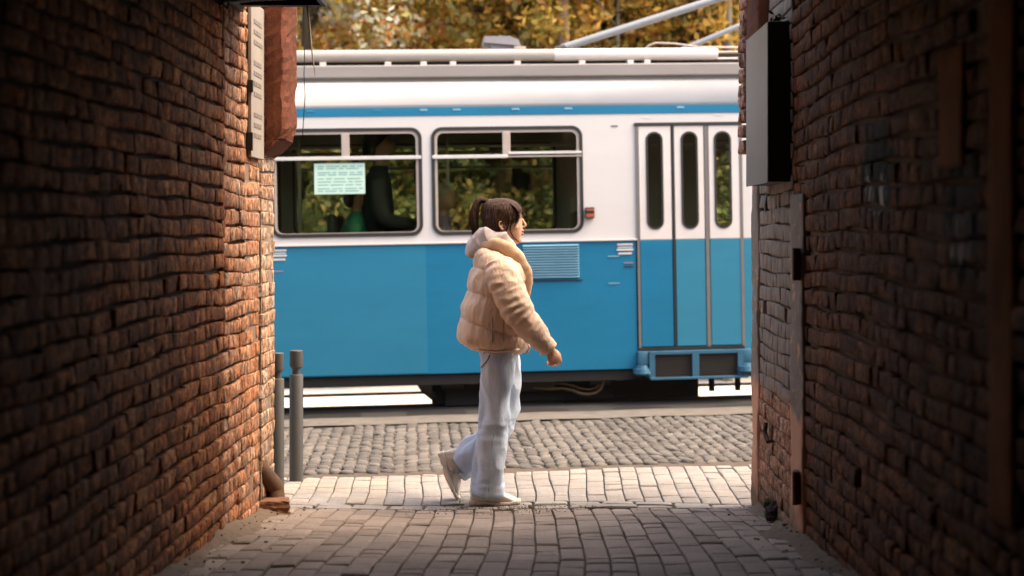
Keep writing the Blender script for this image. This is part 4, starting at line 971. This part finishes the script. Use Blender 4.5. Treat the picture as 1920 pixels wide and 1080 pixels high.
pony = bent([q(917, 382), q(909, 375.5), q(899, 376.5), q(892, 388), q(888.5, 402), q(888, 418), q(891, 431), q(894, 443)], [(.010, .012), (.014, .020), (.018, .026), (.021, .029), (.022, .030), (.021, .029), (.017, .024), (.009, .013)], 28, 60)
pv = np.array(pony[0]); c0 = catmull([list(q(*p)) for p in ((917, 382), (909, 376.5), (900, 378), (892, 388), (888.5, 402), (888, 418), (891, 431), (894, 443))], 60).repeat(28, 0); th_ = np.tile(np.arange(28), 60)
dd = pv-c0; pv = c0+dd*(1+.10*np.sin(th_*2.3)+.07*np.sin(th_*5.1+1))[:, None]; ptl = loc(mesh_obj('ponytail', pv, pony[1], M['hair'], woman, True))
mb = MB()
for k in range(90):
    a = rh.uniform(0, 6.28); g_ = rh.uniform(.75, 1.22); pts = []
    for i, (p, r_) in enumerate(zip(((915, 382), (909, 376.5), (900, 378), (892, 388), (888.5, 402), (888, 418), (891, 431), (894, 446)), (.008, .015, .019, .022, .0235, .0225, .020, .014))):
        tx = (-.6, -.8, -.9, -1, -1, -1, -1, -1)[i]; pts.append(Vector(q(*p))+Vector((math.cos(a)*r_*g_*(.4 if i < 2 else .95), math.sin(a)*r_*g_, math.cos(a)*r_*g_*(.9 if i < 3 else .15)))+Vector((rh.normal()*.001, 0, rh.normal()*.004*(i == 7))))
    K2 = catmull([list(x) for x in pts], 22); mb.tube([Vector(x) for x in K2], [.0019*(1-.7*(i/21)**3) for i in range(22)], 4)
loc(mb.build('hair_strands', M['hair'], ptl, True))
mb = MB(); pts = [Vector(q(916.5, 381.5))+Vector((.006*math.cos(t)*1.2+.004*math.sin(t), .015*math.sin(t), .014*math.cos(t))) for t in np.linspace(0, 6.28, 24)]; mb.tube(pts, [.0045+.0015*math.sin(k*2.1) for k in range(24)], 8)
for k in range(5): ev, ef = ellipsoid(q(920+rh.normal()*1.2, 376.5+rh.normal()*1.2, -.008+rh.normal()*.006), (.006, .006, .006), 8, 6); mb.add(ev, ef)
loc(mb.build('hair_tie', M['hoodie'], woman, True))
# --- hooded sweater: hood lying on the shoulders and round the neck
hood_path = [(962, 474, -.045), (955, 460, -.074), (940, 449, -.088), (920, 446, -.082), (903, 449, -.052), (897, 451, 0), (903, 449, .052), (920, 446, .082), (940, 449, .088), (955, 460, .074), (962, 474, .045)]
hv = bent([q(*p) for p in hood_path], [(.014, .026), (.017, .034), (.021, .044), (.027, .052), (.034, .060), (.038, .064), (.034, .060), (.027, .052), (.021, .044), (.017, .034), (.014, .026)], 30, 110, (.12, 0, 1))
hv2 = bent([q(905, 448, -.05), q(893, 459, -.045), q(888, 466, 0), q(893, 459, .045), q(905, 448, .05)], [.022, .034, .038, .034, .022], 20, 40, (.4, 0, 1), 1.5)
def hood_disp(co, no): return -.020*np.abs(vnoise(co*np.array([.8, .6, 1.2]), 30, 4))**.8+.004*vnoise(co, 40, 2)+.010
loc(finish('hood', [hv, hv2], .0045, [M['hoodie']], woman, 5, hood_disp))
# --- puffer jacket
SEAMS = (452, 497, 546, 601, 655)
def quilt(co, no):
    px = co[:, 0]/K_+VX; py = VY-(co[:, 2]-CAMZ)/K_; s = py-.30*(px-882); s = s+4*vnoise(co, 6, 8); out = np.zeros(len(co))
    for a, b in zip(SEAMS, SEAMS[1:]):
        t = np.clip((s-a)/(b-a), 0, 1); m = (s >= a) & (s < b); out[m] = (.0155*(np.sin(np.pi*t)**.38)-.008)[m]
        gather = np.exp(-np.minimum(t, 1-t)*5.0); wr = .0050*np.sin((px-py*.15)*.85+6*vnoise(co, 12, 6))*gather*np.clip(.5+vnoise(co, 15, 44), 0, 1.3); out[m] += wr[m]
    folds = vnoise(co*np.array([1.0, 1.0, .4]), 60, 12)*.0036+vnoise(co*np.array([.8, .8, 1.2]), 24, 7)*.004+vnoise(co*np.array([1, 1, .8]), 110, 52)*.0018
    ridge = -np.abs(vnoise(co*np.array([1, 1, .55]), 34, 21))*.0065+.002
    return out+folds+ridge
tj_ = hl([(657, 884, 975, .150, 0, 5), (652, 872, 985, .175, 0, 5), (640, 861, 993, .198, 0, 3), (622, 860, 995, .208, 0, 0), (600, 863, 994, .212, 0), (570, 870, 992, .214, 0), (540, 877, 990, .212, 0), (512, 884, 988, .205, 0, 4), (490, 891, 980, .188, 0, 8), (474, 899, 967, .150, 0, 10), (462, 908, 955, .105, 0, 8), (455, 915, 948, .07, 0, 4)], 40, 60, 2.3)
jacket_t = finish('jacket', [tj_], .0055, [M['puffer']], woman, 2, quilt); loc(jacket_t)
def sleeve(A, rads, name):
    cl = catmull([list(q(*p)) for p in A], 200); L = np.concatenate([[0], np.cumsum(np.linalg.norm(np.diff(cl, axis=0), axis=1))]); tot = L[-1]
    def dsp(co, no):
        i = np.argmin(((co[:, None, :]-cl[None])**2).sum(2), 1); s = L[i]/tot; ax = (co-cl[i]); ang = np.arctan2(ax[:, 1], ax[:, 0])
        s2 = s+.03*vnoise(co, 16, 3)+.025*np.sin(ang+1); puff = .007*(np.abs(np.sin(np.pi*(s2*3.1+.12)))**.5)-.004
        f = .0045*np.sin(s2*78+4.5*vnoise(co, 17, 9))*np.clip(.2+1.0*vnoise(co, 16, 17), 0, 1); return puff+f-np.abs(vnoise(co, 38, 23))*.0055+vnoise(co, 22, 2)*.004+vnoise(co, 95, 42)*.0018+.003
    return loc(finish(name, [limb(A, rads, 28, 60)], .005, [M['puffer']], jacket_t, 2, dsp))
sleeve([(936, 494, -.165), (946, 520, -.205), (960, 555, -.235), (978, 588, -.240), (1004, 620, -.232), (1029, 650, -.216)], [(.078, .075), (.094, .085), (.090, .084), (.082, .078), (.068, .066), (.050, .048)], 'sleeve')
sleeve([(932, 494, .165), (924, 530, .21), (918, 570, .225), (914, 605, .225), (918, 640, .215), (921, 655, .21)], [.075, .088, .084, .078, .066, .052], 'sleeve')
# standing open collar of the jacket
col_path = [(989, 556, -.03), (990, 530, -.045), (986, 508, -.065), (974, 486, -.092), (956, 468, -.112), (934, 459, -.118), (914, 459, -.09), (904, 462, -.04), (902, 463, 0)]
col_path += [(a, b, -c) for a, b, c in col_path[-2::-1]]
n_ = len(col_path); rr_ = [.012, .024, .030, .032, .033, .033, .032, .030, .030]; rr_ += rr_[-2::-1]
def cdisp(co, no): return vnoise(co, 36, 4)*.004-np.abs(vnoise(co, 50, 6))*.004
loc(finish('collar', [bent([q(*p) for p in col_path], [(r_*.78, r_*1.15) for r_ in rr_], 22, 130, (.5, 0, 1))], .005, [M['collar']], jacket_t, 2, cdisp))
jv = np.array([tuple(x.co) for x in jacket_t.data.vertices])
def on_jacket(px, py, off=.001):
    a = np.array(q(px, py)); m = jv[:, 1] < 8; d = (jv[m][:, 0]-a[0])**2+(jv[m][:, 2]-a[2])**2; k = np.argsort(d)[:6]; p = jv[m][k][np.argmin(jv[m][k][:, 1])]; return Vector((a[0], p[1]-off, a[2]))
loc(MB().tube([on_jacket(926, y) for y in range(588, 642, 5)], [.001]+[.002]*9+[.001], 6).build('pocket_zip', M['dark'], jacket_t, True)); loc(MB().tube([on_jacket(946, y) for y in range(592, 640, 6)], .0011, 6).build('side_seam', M['dark'], jacket_t, True))
loc(MB().tube([on_jacket(x, 654-abs(x-930)*.06, .0) for x in range(884, 975, 9)], .008, 8).build('hem_band', M['puffer'], jacket_t, True))
loc(MB().tube([q(988, 638, -.12), q(993, 648, -.12), q(990, 657, -.11), q(984, 660, -.10)], [.004, .006, .006, .003], 8).build('hem_toggle', M['puffer'], jacket_t, True))
# --- wide pale jeans
def den(co, no):
    px = co[:, 0]/K_+VX; py = VY-(co[:, 2]-CAMZ)/K_
    return vnoise(co*np.array([1, 1, .28]), 34, 3)*.009+vnoise(co*np.array([1, 1, .45]), 75, 5)*.0032-np.abs(vnoise(co*np.array([1.2, 1, .38]), 30, 9))*.018+.006+.004*np.exp(-((py-902)/14.0)**2)*vnoise(co*np.array([.7,.7,1.8]), 45, 33)+.004*np.exp(-((py-800)/22.0)**2)*vnoise(co*np.array([.8,.8,2.2]), 40, 31)
nl = hl([(640, 898, 970, .11, -.06), (655, 899, 969, .112, -.07), (690, 903, 966, .105, -.085), (740, 903, 960, .098, -.09), (785, 900, 957, .093, -.09), (820, 895, 953, .090, -.09), (860, 890, 950, .089, -.09), (900, 886, 947, .088, -.09), (918, 886, 945, .087, -.09, 2), (921, 889, 942, .080, -.09, 2)], 30, 60, 2.3)
fl1 = hl([(640, 900, 971, .11, .06), (655, 902, 972, .112, .07), (690, 910, 974, .102, .085), (735, 917, 975, .094, .085), (770, 920, 973.5, .09, .085), (795, 921, 967, .088, .085), (812, 922, 956, .07, .085)], 30, 50, 2.3)
fl2 = bent([q(944, 776, .085), q(936, 803, .085), q(912, 829, .085), q(886, 853, .085), q(865, 876, .085), q(862, 879, .085)], [(.072, .08), (.079, .086), (.078, .085), (.080, .085), (.083, .086), (.078, .08)], 30, 50)
jeans = loc(finish('jeans', [nl, fl1, fl2], .0055, [M['denim']], woman, 3, den))
jn = np.array([tuple(x.co) for x in jeans.data.vertices])
def on_j(px, py, off=.0005): 
    a = np.array(q(px, py)); m = jn[:, 1] < 8; d = (jn[m][:, 0]-a[0])**2+(jn[m][:, 2]-a[2])**2; k = np.argsort(d)[:5]; p = jn[m][k][np.argmin(jn[m][k][:, 1])]; return Vector((a[0], p[1]-off, a[2]))
loc(MB().tube([on_j(x, y) for x, y in ((944, 660), (941, 690), (936, 730), (932, 770), (927, 810), (923, 850), (920, 885), (918, 912))], .0022, 6).build('side_seam', M['denim'], jeans, True)); loc(MB().tube([on_j(x, y, .001) for x, y in ((904, 684), (911, 676), (917, 668), (920, 660))], .003, 6).build('pocket_edge', simple('dark_denim_slit', (.07, .065, .07), .9), jeans, True))
mb = MB()
for k in range(70):
    a = 2*math.pi*k/70; p = Vector(q(915.5+29.5*math.cos(a), 918, -.09+.087*math.sin(a))); mb.tube([p+Vector((0, 0, .006)), p+Vector((rh.normal()*.002, rh.normal()*.002, -.006-abs(rh.normal())*.003))], [.0018, .0008], 4)
loc(mb.build('frayed_hem', M['denim'], jeans, True))
# --- sneakers
def shoe(M4):
    L = .272; sec = [(-.004, .022, .030, .062), (.012, .033, .030, .094), (.05, .039, .030, .108), (.085, .038, .030, .105), (.12, .039, .030, .086), (.16, .044, .030, .070), (.20, .047, .029, .056), (.235, .042, .026, .038), (.258, .030, .023, .028), (.266, .015, .020, .022)]
    up = loft([(x, 0, (lo*.5+hi)/2+.002, 0, 0, (hi-lo*.5)/2+.004, 0, hw, 0) for x, hw, lo, hi in sec], 24, 40, 2.4)
    so_ = loft([(x, 0, (.013 if x < .21 else .013+(x-.21)*.16), 0, 0, .0135+(.006 if x < .08 else 0), 0, hw+.005, 0) for x, hw, lo, hi in [(-.010, .020, 0, 0), (.0, .032, 0, 0)]+sec[2:8]+[(.262, .032, 0, 0), (.273, .014, 0, 0)]], 24, 40, 3.4)
    A = lambda vf: ([tuple(M4 @ Vector(p)) for p in vf[0]], vf[1])
    o = loc(finish('shoe', [A(up), A(bent([(.035, 0, .06), (.04, 0, .085), (.042, 0, .10)], [(.046, .034), (.044, .033), (.042, .034)], 20, 10))], .004, [M['shoe']], woman, 3, lambda co, no: vnoise(co, 45, 3)*.0018-np.abs(vnoise(co, 70, 9))*.0016))
    s = loc(finish('sole', [A(so_)], .0035, [M['sole']], o, 1, lambda co, no: .0012*np.sin(co[:, 0]*420)*(np.abs(no[:, 2]) < .5)))
    mb = MB()
    for k in range(5):
        x = .105+k*.019; zt = .097-k*.0095; mb.tube([M4 @ Vector((x-.004, -.030, zt-.014)), M4 @ Vector((x, -.016, zt+.001)), M4 @ Vector((x+.003, 0, zt+.006)), M4 @ Vector((x, .016, zt+.001)), M4 @ Vector((x-.004, .030, zt-.014))], .0032, 6)
    loc(mb.build('laces', M['hoodie'], o, True))
    mb = MB()
    for (xa, za, xb, zb_) in ((.06, .035, .15, .034), (.02, .040, .06, .062), (.15, .034, .235, .026), (.05, .055, .12, .050)):
        hw0 = .0405; mb.tube([M4 @ Vector((xa, -hw0*.985, za)), M4 @ Vector(((xa+xb)/2, -hw0*1.06, (za+zb_)/2+.006)), M4 @ Vector((xb, -hw0*1.0, zb_))], .0022, 6)
    loc(mb.build('overlay_seams', M['sole'], o, True))
S1 = Matrix.Translation(q(884.5, 940.2, -.09)) @ Matrix.Rotation(R(-3), 4, 'Z')
shoe(S1)
S2 = Matrix.Translation(q(821.5, 856, .085)) @ Matrix.Rotation(R(71), 4, 'Y') @ Matrix.Rotation(R(-3), 4, 'Z')
shoe(S2)

# ---------------------------------------------------------------- trees, shrubs and the wooded slope behind the street
tl = NT('autumn_leaf'); at = tl.n('Attribute', attribute_name='col'); tl.t.nodes.remove(tl.b)
df = tl.n('BsdfDiffuse', i_Color=at.outputs['Color']); tn_ = tl.n('BsdfTranslucent', i_Color=at.outputs['Color']); gs = tl.n('BsdfGlossy', i_Roughness=.45, i_Color=(1, 1, 1, 1))
m1 = tl.n('MixShader', i_Fac=.35); tl.l(df.outputs[0], m1.inputs[1]); tl.l(tn_.outputs[0], m1.inputs[2]); m2 = tl.n('MixShader', i_Fac=.03); tl.l(m1.outputs[0], m2.inputs[1]); tl.l(gs.outputs[0], m2.inputs[2]); tl.l(m2.outputs[0], tl.out.inputs['Surface'])
M['leaf'] = tl.m
M['bark'] = simple('grey_brown_bark', (.085, .062, .045), .95, 0, .5, 14, .8, 30, stretch=(1, 1, .25)); M['bark2'] = simple('pale_pink_bark', (.30, .19, .15), .9, 0, .3, 14, .6, 30, stretch=(1, 1, .25)); M['bark3'] = simple('pale_grey_bark', (.26, .24, .20), .9, 0, .3, 14, .6, 30, stretch=(1, 1, .25))
PAL = {'dark': [(.040, .050, .024), (.06, .066, .032), (.085, .080, .040), (.030, .038, .018), (.12, .085, .042)],
       'mid': [(.05, .06, .026), (.08, .08, .036), (.11, .095, .04), (.14, .105, .045), (.04, .046, .02)],
       'orange': [(.36, .13, .035), (.42, .20, .06), (.28, .095, .03), (.48, .30, .10), (.16, .14, .03), (.60, .42, .26)],
       'pale': [(.72, .54, .40), (.62, .38, .22), (.55, .24, .08), (.74, .62, .52), (.42, .18, .06), (.36, .28, .08)],  # palest tones stand in for sunlight on backlit leaves
       'olive': [(.20, .13, .03), (.13, .115, .025), (.30, .15, .04), (.08, .08, .02), (.34, .19, .05)],
       'green': [(.06, .075, .018), (.10, .105, .025), (.16, .13, .03), (.22, .14, .035), (.045, .055, .016)],
       'gold': [(.34, .21, .045), (.28, .14, .035), (.20, .15, .03), (.42, .27, .07), (.12, .10, .025)]}
def leaves(name, centers, radii, count, size, pal, parent, seed, squash=.8):
    r = np.random.default_rng(seed); K = len(centers); idx = r.integers(0, K, count); c = np.asarray(centers)[idx]; rad = np.asarray(radii)[idx]
    d = r.normal(size=(count, 3)); d /= np.linalg.norm(d, axis=1)[:, None]; p = c+d*(rad*(r.random(count)**.45))[:, None]*np.array([1, 1, squash])
    a = r.normal(size=(count, 3)); a[:, 2] *= .8; a /= np.linalg.norm(a, axis=1)[:, None]; b = np.cross(a, r.normal(size=(count, 3))); b /= np.linalg.norm(b, axis=1)[:, None]; nrm = np.cross(a, b)
    s = size*r.uniform(.6, 1.4, count)[:, None]
    v = np.stack([p-a*s, p+b*s*.52+nrm*s*.12-a*s*.1, p+a*s, p-b*s*.52+nrm*s*.12-a*s*.1], 1).reshape(-1, 3)
    me = bpy.data.meshes.new(name); me.vertices.add(count*4); me.vertices.foreach_set('co', v.ravel()); me.loops.add(count*4); me.loops.foreach_set('vertex_index', np.arange(count*4, dtype=np.int32))
    me.polygons.add(count); me.polygons.foreach_set('loop_start', np.arange(0, count*4, 4, dtype=np.int32)); me.polygons.foreach_set('loop_total', np.full(count, 4, dtype=np.int32)); me.update()
    pa_ = np.array(PAL[pal]); cl_tone = r.integers(0, len(pa_), K); pick = np.where(r.random(count) < .45, cl_tone[idx], r.integers(0, len(pa_), count))
    col = np.minimum(pa_[pick]*{'pale': 2.8, 'orange': 2.5, 'dark': 6.5, 'mid': 6.0}.get(pal, 1.75), .85)*r.uniform(.7, 1.3, (count, 1)); at_ = me.attributes.new('col', 'FLOAT_COLOR', 'FACE'); at_.data.foreach_set('color', np.concatenate([col, np.ones((count, 1))], 1).astype(np.float32).ravel())
    me.materials.append(M['leaf']); return link(bpy.data.objects.new(name, me), parent)
def tree(x, y, h, rad, pal, label, seed, bark='bark', count=17000, low=.44, lean=0.0, size=.058, tr=.16):
    r = random.Random(seed); z0 = gz(x, y); t = thing('tree', label, 'tree', (x, y, z0), group='autumn trees behind the tram')
    mb = MB(); pts = [Vector((lean*k/6*h*.3+.05*h*.2*math.sin(k+seed), .03*h*math.cos(k*1.3+seed)*k/6, h*.92*k/6)) for k in range(7)]
    pts[0].z = -.3; mb.tube(pts, [tr*1.25, tr, tr*.85, tr*.7, tr*.5, tr*.3, tr*.1], 10); cs = []; rs = []
    for k in range(26):
        f = r.uniform(low, .98); i = min(int(f*6), 5); b = pts[i].lerp(pts[i+1], f*6-i); a = r.uniform(0, 6.28); prof = math.sin(math.pi*min(1, (f-low)/(1-low)*.85+.15))
        L = rad*(.35+.65*prof)*r.uniform(.6, 1.05); e = b+Vector((math.cos(a)*L, math.sin(a)*L, L*r.uniform(.05, .5)))
        m = b.lerp(e, .5)+Vector((r.gauss(0, .06), r.gauss(0, .06), r.gauss(0, .08)+.05)); mb.tube([b, m, e], [tr*.30*(1-f*.5), tr*.18, .012], 6)
        cs += [tuple(e), tuple(m)]; rs += [rad*r.uniform(.26, .42), rad*r.uniform(.22, .34)]
        for q in range(2):
            e2 = e.lerp(b, r.uniform(0, .5))+Vector((r.gauss(0, .3*rad), r.gauss(0, .3*rad), r.gauss(0, .2*rad))); mb.tube([m, m.lerp(e2, .5)+Vector((0, 0, .04)), e2], [tr*.13, .014, .006], 5); cs.append(tuple(e2)); rs.append(rad*r.uniform(.16, .28))
    mb.build('trunk', M[bark], t, True); leaves('crown', cs, rs, count, size, pal, t, seed)
    return t
T = [(-5.2, 19.5, 7.5, 2.1, 'pale', 'bark', 'pale orange autumn tree seen furthest left above the tram roof'),
     (-2.9, 18.6, 6.8, 1.9, 'pale', 'bark', 'tree with pale and rusty leaves right of the black canopy'),
     (-1.5, 20.6, 7.4, 2.0, 'orange', 'bark', 'orange leaved tree above the middle of the tram roof'),
     (-.1, 18.9, 6.9, 1.7, 'gold', 'bark', 'golden brown tree behind the black box on the tram roof'),
     (1.15, 20.8, 7.2, 1.9, 'olive', 'bark', 'olive brown tree behind the hinge of the pantograph'),
     (2.1, 19.0, 6.8, 1.8, 'gold', 'bark', 'golden tree behind the grey pantograph arm'),
     (3.4, 20.4, 7.5, 2.0, 'green', 'bark', 'greener tree behind the pantograph near the right wall'),
     (5.6, 19.6, 7.0, 2.0, 'olive', 'bark', 'olive tree beyond the right edge of the passage')]
for k, (x, y, h, rd, pal, bk, lb) in enumerate(T): tree(x, y, h, rd, pal, lb, 100+k, bk)
B = [(-6.8, 25.5, 8.5, 2.6, 'orange'), (-3.6, 26.2, 8.8, 2.6, 'orange'), (-.6, 25.4, 8.2, 2.4, 'olive'), (2.3, 26.4, 8.8, 2.6, 'green'), (5.6, 25.6, 8.4, 2.6, 'olive')]
for k, (x, y, h, rd, pal) in enumerate(B): tree(x, y, h, rd, pal, 'autumn tree of the second row farther back behind the tram', 140+k, 'bark', 11000, .4, 0, .085, .2)
def slim(px, Y, h, bark, label, seed, tr):
    x = PX(px, Y); z0 = gz(x, Y); t = thing('tree', label, 'tree', (x, Y, z0), group='autumn trees behind the tram'); mb = MB(); r = random.Random(seed)
    pts = [Vector((.02*math.sin(k*1.7+seed), 0, h*k/6)) for k in range(7)]; pts[0].z = -.2; mb.tube(pts, [tr*1.1, tr, tr, tr*.95, tr*.85, tr*.7, tr*.3], 10); cs, rs = [], []
    for k in range(10):
        b = pts[4].lerp(pts[6], k/10); a = r.uniform(0, 6.28); e = b+Vector((math.cos(a), math.sin(a), r.uniform(.3, .9)))*r.uniform(.4, .9); mb.tube([b, b.lerp(e, .5)+Vector((0, 0, .03)), e], [tr*.3, .015, .006], 6); cs.append(tuple(e)); rs.append(.5)
    mb.build('trunk', M[bark], t, True); leaves('crown', cs, rs, 1600, .08, 'gold', t, seed)
slim(1058, 17.4, 6.6, 'bark2', 'slim tree with a pinkish bare trunk left of the pantograph arm', 3, .075)
slim(1368, 17.6, 6.8, 'bark3', 'slim pale grey trunk beside the arch at the right', 4, .06)
slim(1160, 17.9, 6.6, 'bark3', 'thin pale tree seen under the pantograph arm', 5, .03)
def shrub(x, y, h, rad, pal, label, seed):
    z0 = gz(x, y); t = thing('shrub', label, 'shrub', (x, y, z0), group='shrubs seen through the tram windows'); r = random.Random(seed); mb = MB(); cs, rs = [], []
    for k in range(16):
        a = r.uniform(0, 6.28); L = rad*r.uniform(.2, 1); e = Vector((math.cos(a)*L, math.sin(a)*L*.6, h*r.uniform(.35, .95))); mb.tube([(r.gauss(0, .05), r.gauss(0, .05), -.1), e*.55+Vector((0, 0, .1)), e], [.03, .02, .006], 6); cs += [tuple(e), tuple(e*.7)]; rs += [rad*.38, rad*.36]
    mb.build('stems', M['bark'], t, True); leaves('foliage', cs, rs, 11000, .06, pal, t, seed)
for k, (x, pal, lb) in enumerate(((-5.4, 'dark', 'green shrub far left of the tram'), (-3.7, 'dark', 'olive shrub seen in the left part of the left tram window'), (-2.2, 'dark', 'green shrub seen in the right part of the left tram window'), (-.7, 'dark', 'dark green shrub seen behind the left part of the second tram window'), (.8, 'mid', 'yellowish shrub seen behind the right part of the second tram window'), (2.3, 'dark', 'green shrub seen through the oval door windows'), (4.0, 'olive', 'olive shrub at the right behind the tram'))):
    shrub(x, 18.2+.4*math.sin(k*2.3), 3.3, 1.25, pal, lb, 60+k)
# far wood on the slope: one mass
r = np.random.default_rng(77); cs = []; 
for k in range(420):
    x = r.uniform(-26, 26); y = r.uniform(27, 36); cs.append((x, y, gz(x, y)+r.uniform(.3, 5.5)))
wd = leaves('far_wood', cs, r.uniform(.8, 1.5, len(cs)), 42000, .15, 'olive', None, 5); tag(wd, 'mass of brown and olive woodland on the slope behind the trees', None, None, 'stuff')
